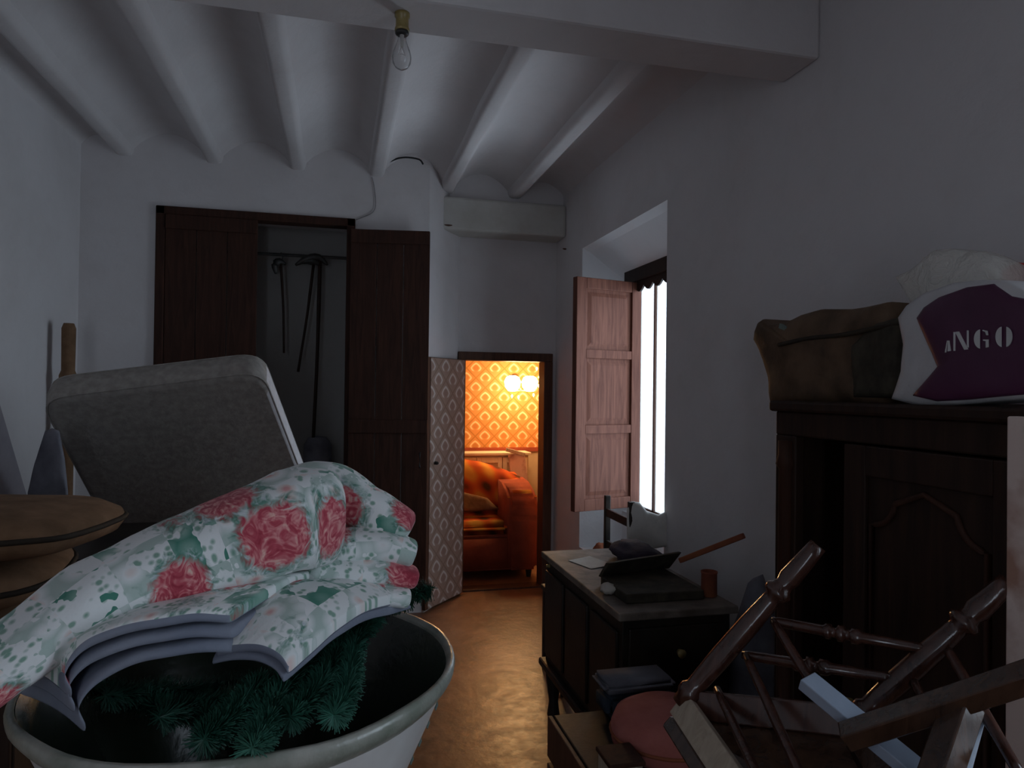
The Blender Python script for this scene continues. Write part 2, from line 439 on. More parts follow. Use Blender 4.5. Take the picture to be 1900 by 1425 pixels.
def lathe(bm, prof, cx, cy, n=48, close=False):
    rings = []
    for r, z in prof:
        rings.append([bm.verts.new((cx + r * math.cos(k * 2 * math.pi / n), cy + r * math.sin(k * 2 * math.pi / n), z)) for k in range(n)] if r > 1e-5
                     else [bm.verts.new((cx, cy, z))])
    for r, s in zip(rings, rings[1:]):
        for k in range(n):
            q = [r[k % len(r)], r[(k + 1) % len(r)], s[(k + 1) % len(s)], s[k % len(s)]]
            q2 = []
            for x in q:
                if x not in q2: q2.append(x)
            if len(q2) > 2: bm.faces.new(q2)
    return rings

def puff(bm, poly, nrm, thick, bulge, seed=0, wob=0.0, back=True):
    """stuffed body with the outline poly: rings shrink towards the centre while swelling along nrm"""
    poly = [V(p) for p in poly]; nrm = V(nrm).normalized()
    # densify
    dense = []
    for i, p in enumerate(poly):
        q = poly[(i + 1) % len(poly)]
        k = max(1, int((q - p).length / 0.02))
        for j in range(k): dense.append(p.lerp(q, j / k))
    c = sum(dense, V()) / len(dense)
    def ring(s, o):
        out = []
        for p in dense:
            q = c + (p - c) * s + nrm * o
            if wob: q += nrm * wob * noise.noise(q * 14 + V((seed, 0, 0)))
            out.append(bm.verts.new(q))
        return out
    prof = [(1.0, 0.0), (0.985, 0.35), (0.94, 0.62), (0.85, 0.82), (0.65, 0.95), (0.35, 1.0)]
    front = [ring(s, thick / 2 + bulge * k) for s, k in prof]
    rear = [ring(s, -thick / 2 - (bulge * k if back else 0)) for s, k in prof]
    seq = rear[::-1] + front
    n = len(dense)
    for r, s in zip(seq, seq[1:]):
        for k in range(n): bm.faces.new((r[k], r[(k + 1) % n], s[(k + 1) % n], s[k]))
    bm.faces.new(seq[0][::-1]); bm.faces.new(seq[-1])
    return dense, c, nrm

def resample(pts, n):
    """smooth Catmull-Rom resampling of a list of Vectors"""
    out = []
    m = len(pts) - 1
    for i in range(n):
        t = i / (n - 1) * m
        k = min(int(t), m - 1); f = t - k
        p0, p1, p2, p3 = pts[max(k - 1, 0)], pts[k], pts[k + 1], pts[min(k + 2, m)]
        out.append(0.5 * ((2 * p1) + (-p0 + p2) * f + (2 * p0 - 5 * p1 + 4 * p2 - p3) * f * f + (-p0 + 3 * p1 - 3 * p2 + p3) * f ** 3))
    return out

def set_uv_planar(o, fu, fv):
    me = o.data
    uvl = me.uv_layers.new(name='UVMap') if not me.uv_layers else me.uv_layers[0]
    for l in me.loops:
        co = me.vertices[l.vertex_index].co
        uvl.data[l.index].uv = (fu(co), fv(co))

def struct(name, bm, mat, label=None, **kw):
    o = obj(name, bm, mat, **kw); o['kind'] = 'structure'
    if label: o['label'] = label
    return o

# ------------------------------------------------------------------ the room
XL, XR = -1.58, 1.663
YB, YD, YN = 4.88, 5.30, -2.3        # cupboard wall, doorway wall, wall behind the camera
ZC = 3.22
bm = nb(); box(bm, (XL - .2, YN - .2, -0.12), (2.12, 7.0, 0)); struct('floor', bm, 'floor')
bm = nb(); box(bm, (XL - .2, YN - .2, 0), (XL, 5.5, ZC + .1)); struct('wall_left', bm, 'plaster')
bm = nb()
for a, b in (((XL, 0), (-1.2, ZC + .1)), ((-.66, 0), (2.1, ZC + .1)), ((-1.2, 2.4), (-.3, ZC + .1)), ((-1.2, 0), (-.3, .2))):  # leaves an added, unseen opening for fill light
    box(bm, (a[0], YN - .2, a[1]), (b[0], YN, b[1]))
struct('wall_near', bm, 'plaster')
bm = nb()
for a, b in (((-1.2, .2), (-1.14, 2.4)), ((-.36, .2), (-.3, 2.4)), ((-.78, .2), (-.72, 2.4)), ((-1.2, .2), (-.3, .26)), ((-1.2, 2.34), (-.3, 2.4))):
    box(bm, (a[0], YN - .15, a[1]), (b[0], YN - .1, b[1]))
struct('fill_opening', bm, 'frame', 'frame of an added opening behind the camera that lifts the light')

# right wall with two window niches
bm = nb()
W1 = (3.37, 4.69, 0.45, 2.56)
W2 = (-0.32, 0.64, 0.80, 2.40)
XO = 2.05
for y0, y1 in ((YN, W2[0]), (W2[1], W1[0]), (W1[1], 5.42)):
    box(bm, (XR, y0, 0), (XO, y1, ZC + .1))
for w in (W1, W2):
    box(bm, (XR, w[0], 0), (XO, w[1], w[2])); box(bm, (XR, w[0], w[3]), (XO, w[1], ZC + .1))
# shallow upper step where the plaster meets the ceiling
struct('wall_right', bm, 'plaster')
# splayed reveal and sloping soffit of the visible window, thinner parapet under the sash
bm = nb()
prism(bm, [V((XR + .001, W1[1], W1[2])), V((XO, W1[1], W1[2])), V((XO, 4.54, W1[2]))], (0, 0, W1[3] - W1[2]))
n_s = 8
pr = [V((XR + .001, 0, W1[3]))]
for i in range(n_s + 1):
    t = i / n_s
    pr.append(V((XR + .001 + t * (XO - XR), 0, W1[3] - 0.25 * math.sin(t * math.pi / 2) ** 1.3)))
pr.append(V((XO, 0, W1[3])))
prism(bm, [V((p.x, W1[0], p.z)) for p in pr[1:]], (0, W1[1] - W1[0], 0))
box(bm, (1.94, W1[0], W1[2]), (XO, 4.6, 0.715))
struct('window_reveal', bm, 'reveal', 'pale limewashed splayed window niche')

# cupboard wall (thick), splayed return and doorway wall
CX0, CX1, CZ0, CZ1 = -1.144, 0.095, 0.12, 2.70
bm = nb()
box(bm, (XL, YB, 0), (CX0, 5.42, ZC + .1)); box(bm, (CX1, YB, 0), (0.40, 5.42, ZC + .1))
box(bm, (CX0, YB, CZ1), (CX1, 5.42, ZC + .1)); box(bm, (CX0, YB, 0), (CX1, 5.42, CZ0))
prism(bm, [V((0.40, YB, 0)), V((0.60, YB, 0)), V((0.89, YD, 0)), V((0.89, 5.42, 0)), V((0.40, 5.42, 0))], (0, 0, ZC + .1))
struct('wall_back', bm, 'plaster')
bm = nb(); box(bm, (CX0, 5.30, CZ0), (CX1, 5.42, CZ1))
struct('wall_cupboard', bm, 'recessplaster', 'shade-toned grey plaster at the back of the built-in cupboard')
DX0, DX1, DZ = 0.90, 1.615, 1.83
bm = nb()
box(bm, (0.89, YD, DZ), (XR, 5.42, ZC + .1)); box(bm, (DX1, YD, 0), (XR, 5.42, DZ))
struct('wall_doorway', bm, 'plaster')
# whitewashed lintel beam across the doorway bay, with the wall above it
bm = nb()
box(bm, (0.60, 5.06, 2.715), (XR, YD, 2.96))
struct('trim_1', bm, 'lintel', 'whitewashed timber lintel across the doorway bay', bevel=0.02)
for u, v, w_ in ((816, 384, .02), (832, 418, .03), (1048, 462, .018)):
    c = at_y(u, v, 5.058); bm = nb(); bmesh.ops.create_icosphere(bm, subdivisions=2, radius=1)
    for q in bm.verts: q.co = c + V((q.co.x * w_ * (1 + .4 * q.co.z), q.co.y * .004, q.co.z * .007))
    obj('knot', bm, 'frame', bpy.data.objects['trim_1'])
bm = nb(); box(bm, (0.62, 5.14, 2.96), (XR, YD, ZC + .1)); struct('wall_over_lintel', bm, 'plaster')

# ceiling: whitewashed joists with little plaster vaults between them and one cross beam
JX = [-1.335, -0.805, -0.285, 0.235, 0.755, 1.275]
JW, ZJ = 0.105, 3.0
Y0C, Y1C = YN, 5.3
bm = nb()
edges = [XL] + [v for x in JX for v in (x - JW / 2, x + JW / 2)] + [XR]
for i in range(0, len(edges), 2):
    x0, x1 = edges[i], edges[i + 1]
    w = x1 - x0
    rise = 0.115 * min(1, w / 0.415) if w > .3 else 0.07
    prev = None
    K = 10
    for k in range(K + 1):
        t = k / K
        z = ZJ + 0.05 + rise * math.sin(math.pi * t) ** 0.8
        cur = (bm.verts.new((x0 + t * w, Y0C, z)), bm.verts.new((x0 + t * w, Y1C, z)))
        if prev: bm.faces.new((prev[0], cur[0], cur[1], prev[1]))
        prev = cur
ceil = struct('ceiling', bm, 'ceiling', 'whitewashed ceiling of plaster vaults between joists', smooth=True)
bm = nb(); box(bm, (XL - .2, YN - .2, ZC), (2.1, 5.5, ZC + .12)); obj('roof_slab', bm, 'ceiling', ceil)
for i, x in enumerate(JX):
    bm = nb()
    for a, b in ((Y0C, 2.2), (2.3, Y1C)):
        segs = 14
        prev = None
        for k in range(segs + 1):
            y = a + (b - a) * k / segs
            ww = JW / 2 + 0.006 * noise.noise(V((x * 7, y * 1.7, 0)))
            zz = ZJ + 0.008 * noise.noise(V((x * 5, y * 1.3, 4)))
            prof = [(-ww - .012, ZJ + .12), (-ww, zz + .03), (-ww + .012, zz + .006), (-ww + .03, zz), (ww - .03, zz), (ww - .012, zz + .006), (ww, zz + .03), (ww + .012, ZJ + .12)]
            cur = [bm.verts.new((x + px, y, pz)) for px, pz in prof]
            if prev:
                for q in range(len(cur) - 1): bm.faces.new((prev[q], prev[q + 1], cur[q + 1], cur[q]))
            prev = cur
    obj('joist', bm, 'ceiling', ceil, smooth=True)
bm = nb(); box(bm, (XL, 2.17, 2.755), (XR, 2.385, ZC)); obj('cross_beam', bm, 'ceiling', ceil, bevel=0.012)

# ------------------------------------------------------------------ windows
def window(name, y0, y1, z0, z1, x, label):
    root = bpy.data.objects.new(name, None); C.objects.link(root)
    root.matrix_basis = Matrix.Translation(V((x, (y0 + y1) / 2, z0)))
    root['kind'] = 'structure'; root['label'] = label
    f = 0.05
    bm = nb()
    box(bm, (x - .03, y0, z0), (x + .03, y0 + f, z1)); box(bm, (x - .03, y1 - f, z0), (x + .03, y1, z1))
    box(bm, (x - .03, y0, z0), (x + .03, y1, z0 + f)); box(bm, (x - .03, y0, z1 - f), (x + .03, y1, z1))
    obj('window_frame', bm, 'frame', root, bevel=0.005)
    ym = 4.21 if y0 > 2 else (y0 + y1) / 2
    for a, b in ((y0 + f, ym - .004), (ym + .004, y1 - f)):
        bm = nb(); g = 0.009
        box(bm, (x - .006, a, z0 + f), (x + .006, a + g, z1 - f)); box(bm, (x - .006, b - g, z0 + f), (x + .006, b, z1 - f))
        box(bm, (x - .006, a, z0 + f), (x + .006, b, z0 + f + g)); box(bm, (x - .006, a, z1 - f - g), (x + .006, b, z1 - f))
        s = obj('sash', bm, 'frame', root)
        bm = nb(); box(bm, (x - .003, a + g, z0 + f + g), (x + .003, b - g, z1 - f - g))
        obj('pane', bm, 'pane', s)
    return root
win = window('window_1', 3.37, 4.54, 0.715, 2.36, 2.0, 'tall casement window blazing with white daylight')
window('window_2', W2[0], W2[1], W2[2], W2[3], 2.0, 'casement window beside the camera')
# dark head board with a scalloped valance over the visible window
bm = nb(); box(bm, (1.90, 3.38, 2.28), (2.0, 4.50, 2.43)); box(bm, (1.88, 3.38, 2.40), (1.99, 4.53, 2.44))
obj('head_board', bm, 'darkwood', win, bevel=0.006)
bm = nb()
poly = [V((1.915, 3.40, 2.30))]
k = 64
poly += [V((1.915, 3.40 + 1.08 * i / k, 2.245 - 0.035 * abs(math.sin(i / k * math.pi * 8)))) for i in range(k + 1)]
poly += [V((1.915, 4.48, 2.30))]
prism(bm, poly, (0.012, 0, 0))
obj('valance', bm, 'darkwood', win)

# ------------------------------------------------------------------ shutter
def shutter(root, h, w0, dirv, z0, z1):
    """raised and fielded three-panel shutter leaf, h = hinge foot point, dirv = direction of its width"""
    d = V((dirv[0], dirv[1], 0)).normalized(); n = V((-d.y, d.x, 0))
    mt = Matrix(((d.x, n.x, 0, h[0]), (d.y, n.y, 0, h[1]), (0, 0, 1, 0), (0, 0, 0, 1)))
    T = 0.048; st = 0.075
    bm = nb()
    box(bm, (0, -T / 2, z0), (st, T / 2, z1), mt); box(bm, (w0 - st, -T / 2, z0), (w0, T / 2, z1), mt)
    obj('stile', bm, 'shutter', root, bevel=0.004)
    H = z1 - z0
    rails = [z0, z0 + H * 0.33, z0 + H * 0.655, z1 - .07]
    rh = [0.075, 0.055, 0.055, 0.07]
    for r, k in zip(rails, rh):
        bm = nb(); box(bm, (st, -T / 2 + .001, r), (w0 - st, T / 2 - .001, r + k), mt)
        obj('rail', bm, 'shutter', root, bevel=0.004)
    for i in range(3):
        a, b = rails[i] + rh[i], rails[i + 1]
        bm = nb(); box(bm, (st, -.006, a), (w0 - st, .006, b), mt)
        g = 0.02
        x0, x1, q0, q1 = st + g, w0 - st - g, a + g, b - g
        for sgn in (-1, 1):
            e = 0.026
            hexa(bm, [mt @ V(p) for p in ((x0, sgn * .006, q0), (x1, sgn * .006, q0), (x1, sgn * .006, q1), (x0, sgn * .006, q1),
                                          (x0 + e, sgn * .013, q0 + e), (x1 - e, sgn * .013, q0 + e), (x1 - e, sgn * .013, q1 - e), (x0 + e, sgn * .013, q1 - e))])
        obj('panel', bm, 'shutter', root)
    return mt
sh = thing('window_shutter', (1.93, 4.36, 0.78), 'reddish three-panel wooden shutter swung open into the room beside the bright window', 'shutter')
mt = shutter(sh, (1.945, 4.345), 0.515, (1.449 - 1.945, 4.215 - 4.345), 0.785, 2.275)
for z in (0.95, 1.5, 2.1):
    bm = nb(); tube(bm, [mt @ V((0.0, 0, z - .04)), mt @ V((0.0, 0, z + .04))], 0.009, 8); obj('hinge', bm, 'metal', sh)

# ------------------------------------------------------------------ built-in cupboard
cup = thing('built_in_cupboard', (-.52, YB, CZ0), 'tall dark brown built-in wall cupboard with one door swung wide open', 'cupboard')
bm = nb(); f = 0.055
box(bm, (CX0, YB - .02, CZ0), (CX0 + f, YB + .09, CZ1)); box(bm, (CX1 - f, YB - .02, CZ0), (CX1, YB + .09, CZ1))
box(bm, (CX0, YB - .02, CZ1 - f), (CX1, YB + .09, CZ1)); box(bm, (CX0, YB - .02, CZ0), (CX1, YB + .09, CZ0 + f))
obj('frame', bm, 'cupwood', cup, bevel=0.006)
def cup_door(h, dirv, w, z0, z1):
    d = V((dirv[0], dirv[1], 0)).normalized(); n = V((-d.y, d.x, 0))
    mt = Matrix(((d.x, n.x, 0, h[0]), (d.y, n.y, 0, h[1]), (0, 0, 1, 0), (0, 0, 0, 1)))
    bm = nb()
    k = 3
    for i in range(k):
        box(bm, (w * i / k + .002, -.012, z0), (w * (i + 1) / k - .002, .012, z1), mt)
    o = obj('door', bm, 'cupwood', cup, bevel=0.003)
    for a, b in ((z0, z0 + .09), (1.25, 1.34), (z1 - .09, z1)):
        bm = nb(); box(bm, (.004, -.026, a), (w - .004, -.012, b), mt); box(bm, (.004, .012, a), (w - .004, .02, b), mt)
        obj('batten', bm, 'cupwood', o, bevel=0.003)
    bm = nb()
    tube(bm, [mt @ V((w - .05, -.03, 1.02)), mt @ V((w - .05, -.06, 1.03)), mt @ V((w - .05, -.06, 1.11)), mt @ V((w - .05, -.03, 1.12))], 0.006, 8)
    obj('handle', bm, 'metal', o)
cup_door((CX0 + f, YB - .002), (1, 0), 0.56, CZ0 + f, CZ1 - f)
cup_door((CX1 - .03, YB - .035), (0.586 - .065, 4.763 - 4.845), 0.535, CZ0 + f, CZ1 - .08)
bm = nb(); tube(bm, [(CX0, 5.10, 2.47), (CX1, 5.10, 2.47)], 0.011, 8); obj('hanging_rail', bm, 'metal', cup)
bm = nb(); box(bm, (CX0 + .01, YB + .1, CZ0 + .001), (CX1 - .01, 5.295, CZ0 + .02)); obj('cupboard_floor', bm, 'cupwood', cup)

# old tools hanging in the cupboard
def hang_tool(name, label, top, foot, head, cat='tool', r=0.012):
    t = thing(name, foot, label, cat)
    bm = nb(); tube(bm, resample([V(top), V(top).lerp(V(foot), .5) + V((0.006, 0, 0)), V(foot)], 8), [r * 1.15] * 3 + [r] * 5, 8)
    obj('handle', bm, 'darkwood', t, smooth=True)
    bm = nb(); tube(bm, resample([V(p) for p in head], 10), [.008, .014, .02, .025, .028, .028, .024, .018, .013, .007], 8)
    obj('head', bm, 'metal', t, smooth=True)
    bm = nb(); tube(bm, [(V(top).x, 5.10, 2.485), (V(top).x + .015, 5.10, 2.455), (V(top).x, V(top).y, V(top).z - .01)], .004, 6)
    obj('hook', bm, 'metal', t)
T = lambda u, v: at_y(u, v, 5.10)
hang_tool('pickaxe', 'long dark pickaxe hanging in the open half of the cupboard', T(594, 478), T(580, 840), [T(548, 492), T(570, 480), T(592, 478), T(608, 492)])
hang_tool('hoe', 'slanting thin hoe hanging just left of the pickaxe', T(582, 490), T(553, 690), [T(560, 488), T(572, 484), T(585, 486), T(594, 492)], r=0.009)
hang_tool('walking_stick', 'short walking stick with curved grip hanging leftmost in the cupboard', T(521, 486), T(527, 655), [T(512, 508), T(510, 492), T(519, 485), T(530, 490)], 'stick', r=0.008)
bm = nb()
p = T(590, 812)
lathe(bm, [(0, CZ0 + .021), (.09, CZ0 + .021), (.1, CZ0 + .1), (.105, .7), (.1, p.z - .05), (.07, p.z), (0, p.z + .01)], p.x, 5.14, 20)
for v in bm.verts: v.co += V((noise.noise(v.co * 6) * .02, noise.noise(v.co * 6 + V((9, 0, 0))) * .02, 0))
tag(obj('cloth_sack', bm, 'greycloth', smooth=True), 'dark sack standing on the floor of the cupboard', 'sack')

# ------------------------------------------------------------------ doorway: frame and wallpapered leaf
fr = bpy.data.objects.new('door_1', None); C.objects.link(fr); fr['kind'] = 'structure'
fr['label'] = 'low doorway with dark brown frame opening to a lit room'
fr.matrix_basis = Matrix.Translation(V((1.25, YD, 0)))
bm = nb()
box(bm, (DX0 - .02, YD - .03, 1.775), (DX1 + .02, 5.43, 1.84))
obj('head_jamb', bm, 'frame', fr, bevel=0.006)
bm = nb(); box(bm, (DX0 - .01, YD - .02, 0), (DX0 + .035, 5.43, 1.775)); obj('side_jamb', bm, 'frame', fr, bevel=0.005)
bm = nb(); box(bm, (1.565, YD - .03, 0), (DX1 + .02, 5.43, 1.775)); obj('side_jamb', bm, 'frame', fr, bevel=0.005)
bm = nb(); box(bm, (DX0 + .03, YD, 0), (1.57, 5.43, 0.012)); obj('threshold', bm, 'frame', fr)

leaf = thing('jib_door', (0.92, YD - .03, 0), 'narrow open door leaf papered with a faded ogee wallpaper', 'door')
h = V((0.925, YD - .045, 0)); fe = V((0.592, 4.868, 0))
d = (fe - h).normalized(); n = V((-d.y, d.x, 0)); w = (fe - h).length
mt = Matrix(((d.x, n.x, 0, h.x), (d.y, n.y, 0, h.y), (0, 0, 1, 0), (0, 0, 0, 1)))
bm = nb(); box(bm, (0, -.014, .015), (w, .014, 1.775), mt)
obj('leaf_core', bm, 'frame', leaf, bevel=0.002)
bm = nb()
# slightly torn edges of the paper sheet
side = 1 if (mt.to_3x3() @ V((0, 1, 0))).dot(EYE - h) > 0 else -1
NN = 40
ed = [(0.02 + .004 * noise.noise(V((i * .9, 0, 0))), w - .032 + .007 * noise.noise(V((i * .7, 5, 0)))) for i in range(NN + 1)]
prev = None
for i in range(NN + 1):
    z = .02 + 1.75 * i / NN
    cur = [bm.verts.new(mt @ V((x, side * o, z))) for x in (ed[i][0], ed[i][1]) for o in (.0145, .017)]
    if prev:
        bm.faces.new((prev[1], prev[3], cur[3], cur[1])); bm.faces.new((prev[0], prev[2], cur[2], cur[0]))
        bm.faces.new((prev[0], prev[1], cur[1], cur[0])); bm.faces.new((prev[2], prev[3], cur[3], cur[2]))
    prev = cur
o = obj('wallpaper_sheet', bm, 'paper_leaf', leaf)
inv = mt.inverted()
set_uv_planar(o, lambda c: (inv @ c).x, lambda c: c.z)
bm = nb()
p = mt @ V((w - .09, side * .02, 1.03))
tube(bm, [p, p + n * side * .02, p + n * side * .03], [.012, .012, .006], 10)
obj('latch', bm, 'metal', leaf)

# ------------------------------------------------------------------ the lit room beyond
R2 = dict(x0=-0.2, x1=2.04, y1=6.72, z=2.65)
bm = nb(); box(bm, (R2['x0'], R2['y1'], 0.96), (R2['x1'], R2['y1'] + .1, R2['z']))
o = struct('wall_far', bm, 'paper_amber', 'amber ogee wallpaper on the far wall of the lit room')
set_uv_planar(o, lambda c: c.x + .03, lambda c: c.z + .045)
bm = nb(); box(bm, (R2['x0'], R2['y1'], 0), (R2['x1'], R2['y1'] + .1, 0.96)); struct('wall_far_lower', bm, 'tan', 'tan painted dado below the amber wallpaper')
bm = nb(); box(bm, (R2['x0'] - .1, 5.42, 0), (R2['x0'], R2['y1'] + .1, R2['z'])); o = struct('wall_far_left', bm, 'paper_amber', 'papered left wall of the lit room')
set_uv_planar(o, lambda c: c.y, lambda c: c.z)
bm = nb(); box(bm, (R2['x1'], 5.42, 0), (R2['x1'] + .1, R2['y1'] + .1, R2['z'])); o = struct('wall_far_right', bm, 'paper_amber', 'papered right wall of the lit room')
set_uv_planar(o, lambda c: c.y, lambda c: c.z)
bm = nb(); box(bm, (R2['x0'] - .1, 5.42, R2['z']), (R2['x1'] + .1, R2['y1'] + .1, R2['z'] + .1)); struct('ceiling_far', bm, 'ceiling', 'ceiling of the lit room')
bm = nb(); box(bm, (R2['x0'], R2['y1'] - .012, .945), (R2['x1'], R2['y1'], .985)); struct('trim_2', bm, 'terracloth', 'terracotta border strip under the amber wallpaper')

# low glazed cabinet against the far wall
cab = thing('glazed_cabinet', (1.3, 6.5, 0), 'low cream cabinet with glazed doors behind the plaid sofa', 'cabinet')
cy0, cy1 = 6.48, 6.70
bm = nb(); box(bm, (1.02, cy0 + .02, .1), (1.78, cy1, .93)); obj('carcass', bm, 'tan', cab, bevel=.004)
bm = nb(); box(bm, (1.0, cy0 - .01, .93), (1.80, cy1, .955)); obj('top', bm, 'cream', cab, bevel=.004)
for i, x in enumerate((1.02, 1.27, 1.52)):
    bm = nb()
    box(bm, (x + .004, cy0, .12), (x + .045, cy0 + .02, .91)); box(bm, (x + .205, cy0, .12), (x + .246, cy0 + .02, .91))
    box(bm, (x + .045, cy0, .12), (x + .205, cy0 + .02, .17)); box(bm, (x + .045, cy0, .86), (x + .205, cy0 + .02, .91))
    dd = obj('door', bm, 'cream', cab, bevel=.003)
    bm = nb(); box(bm, (x + .045, cy0 + .008, .17), (x + .205, cy0 + .013, .86)); obj('pane', bm, 'greycloth' if i == 0 else 'tan', dd)
    bm = nb(); tube(bm, [(x + .225, cy0 - .02, .55), (x + .225, cy0, .55)], .008, 8); obj('knob', bm, 'brass', dd)
for x in (1.05, 1.73):
    bm = nb(); box(bm, (x - .02, cy0 + .03, 0), (x + .02, cy1 - .02, .1)); obj('foot', bm, 'tan', cab)

# sofa facing the doorway, its right arm towards us
sofa = thing('plaid_sofa', (1.2, 6.0, 0), 'orange plaid sofa with terracotta arm seen through the doorway', 'sofa')
AX = 1.62
def soft_box(a, b, r, seg=4):
    bm = nb(); box(bm, a, b)
    bmesh.ops.bevel(bm, geom=bm.edges[:], offset=r, segments=seg, affect='EDGES')
    return bm
obj('base', soft_box((-.1, 5.60, .07), (AX, 6.35, .36), .025), 'terracloth', sofa, smooth=True)
bm = soft_box((-.1, 5.59, .355), (1.39, 6.15, .47), .05)
obj('seat_cushion', bm, 'plaid', sofa, smooth=True)
# backrest that slumps towards the arm
bm = nb()
K = 14
prev = None
for i in range(K + 1):
    x = -.1 + (1.60 + .1) * i / K
    drop = max(0, (x - 1.08)) ** 1.6 * 0.45
    zt = 0.93 - drop
    sec = [(6.16, .40), (6.02, .42), (5.99, .55), (6.0, zt - .12), (6.03, zt - .04), (6.10, zt), (6.2, zt), (6.29, zt - .05), (6.34, zt - .16), (6.36, .40)]
    cur = [bm.verts.new((x, y + .008 * math.sin(x * 24), z)) for y, z in sec]
    if prev:
        for q in range(len(cur)): bm.faces.new((prev[q], prev[(q + 1) % len(cur)], cur[(q + 1) % len(cur)], cur[q]))
    else: bm.faces.new(cur[::-1])
    prev = cur
bm.faces.new(prev)
obj('backrest', bm, 'plaid', sofa, smooth=True)
# arm: a rounded front that rises to meet the back
bm = nb()
arm = [(5.565, .07), (5.565, .50), (5.575, .60), (5.62, .68), (5.72, .73), (5.9, .755), (6.1, .77), (6.36, .77), (6.36, .07)]
prism(bm, [V((1.37, y, z)) for y, z in arm], (.25, 0, 0))
bmesh.ops.bevel(bm, geom=bm.edges[:], offset=.03, segments=3, affect='EDGES')
obj('arm', bm, 'terracloth', sofa, smooth=True)
bm = soft_box((1.375, 5.60, .70), (1.625, 6.3, .80), .045)
for v in bm.verts: v.co.z -= max(0, 5.85 - v.co.y) * .45
obj('arm_pad', bm, 'plaid', sofa, smooth=True)
for x, y in ((0, 5.65), (1.56, 5.65), (0, 6.3), (1.56, 6.3)):
    bm = nb(); tube(bm, [(x, y, 0), (x, y, .07)], [.02, .03], 10); obj('foot', bm, 'black', sofa)
# dark patterned throw lying in the corner of the seat
bm = nb(); puff(bm, [V((1.0, 5.93, .68)), V((1.25, 5.88, .62)), V((1.34, 5.84, .53)), V((1.05, 5.82, .52)), V((.85, 5.88, .6))], V((0, -1, .35)), .02, .03, 3, .012)
tag(obj('throw_cushion', bm, 'browncloth', smooth=True), 'small dark brown cushion in the corner of the plaid sofa', 'cushion')
# pinkish wooden board leaning behind the sofa arm
bd = thing('leaning_board', (1.55, 6.42, 0), 'pinkish wooden board with a cleat leaning behind the sofa arm', 'board')
bm = nb(); p0, p1 = V((1.78, 6.42, 0.0)), V((1.64, 6.43, .95)); bar(bm, p0, p1, .16, .02, V((0, 1, 0))); obj('plank', bm, 'pinkboard', bd, bevel=.004)
bm = nb(); bar(bm, V((1.54, 6.42, .99)), V((1.72, 6.42, .94)), .04, .035); obj('cleat', bm, 'palewood', bd, bevel=.004)

# two-shade wall lamp with crystal drops
lamp = thing('wall_lamp', (1.70, 6.70, 1.62), 'glowing wall lamp with white shades and crystal drops on amber wallpaper', 'lamp')
lc = at_y(967, 712, 6.46)
bm = nb(); tube(bm, [(lc.x, 6.71, lc.z + .05), (lc.x, 6.66, lc.z + .05)], [.05, .035], 14)
tube(bm, resample([V((lc.x, 6.66, lc.z + .05)), V((lc.x, 6.55, lc.z - .02)), V((lc.x, 6.46, lc.z - .06))], 8), .008, 8)
tube(bm, [(lc.x - .10, 6.46, lc.z - .07), (lc.x + .10, 6.46, lc.z - .07)], .008, 8)
obj('bracket', bm, 'brass', lamp, smooth=True)
for dx in (-.085, .085):
    bm = nb(); c = V((lc.x + dx, 6.46, lc.z))
    lathe(bm, [(0, c.z - .075), (.04, c.z - .07), (.07, c.z - .03), (.078, c.z + .02), (.06, c.z + .06), (.03, c.z + .075)], c.x, c.y, 20)
    s = obj('shade', bm, 'lampglow', lamp, smooth=True)
    L = bpy.data.lights.new('lamp_bulb', 'POINT'); L.energy = 9; L.color = (1.0, 0.56, 0.22); L.shadow_soft_size = 0.06
    lo = bpy.data.objects.new('lamp_bulb', L); C.objects.link(lo); lo.location = (c.x, 6.34, c.z - .02)
    lo.parent = lamp; lo.matrix_parent_inverse = lamp.matrix_basis.inverted()
for i, (u, v) in enumerate(((996, 684), (1003, 690), (1001, 700), (1005, 708), (1000, 716), (1003, 726), (990, 733), (962, 737), (950, 735), (1006, 730))):
    p = at_y(u, v, 6.44)
    bm = nb(); lathe(bm, [(0, p.z - .022), (.012, p.z), (.007, p.z + .012), (0, p.z + .018)], p.x, p.y, 8)
    obj('crystal_drop', bm, 'crystal', lamp)

# ------------------------------------------------------------------ bulb on the cross beam, cable at the joist end
b0 = V((0.182, 2.262, 2.755))
bulb = thing('light_bulb', b0, 'clear unlit light bulb in a brass holder under the cross beam', 'bulb')
bm = nb(); lathe(bm, [(0, b0.z + .002), (.024, b0.z), (.024, b0.z - .012), (.02, b0.z - .016), (.021, b0.z - .045), (.0235, b0.z - .05), (.0235, b0.z - .058), (0, b0.z - .058)], b0.x, b0.y, 24)
obj('holder', bm, 'brass', bulb, smooth=True)
bm = nb(); lathe(bm, [(0, b0.z - .056), (.021, b0.z - .058), (.022, b0.z - .066), (.0185, b0.z - .07), (0, b0.z - .07)], b0.x, b0.y, 24); obj('collar', bm, 'bakelite', bulb, smooth=True)
bm = nb(); lathe(bm, [(.0135, b0.z - .068), (.0135, b0.z - .085), (.018, b0.z - .10), (.027, b0.z - .122), (.031, b0.z - .142), (.029, b0.z - .160), (.02, b0.z - .174), (.008, b0.z - .181), (0, b0.z - .182)], b0.x, b0.y, 28)
g = obj('glass_envelope', bm, 'bulbglass', bulb, smooth=True)
bm = nb(); tube(bm, [(b0.x, b0.y, b0.z - .07), (b0.x, b0.y, b0.z - .11)], [.007, .004], 10)
for dx in (-.012, .012): tube(bm, [(b0.x, b0.y, b0.z - .105), (b0.x + dx, b0.y, b0.z - .135)], .0008, 6)
tube(bm, [(b0.x - .012, b0.y, b0.z - .135), (b0.x, b0.y, b0.z - .13), (b0.x + .012, b0.y, b0.z - .135)], .0006, 6)
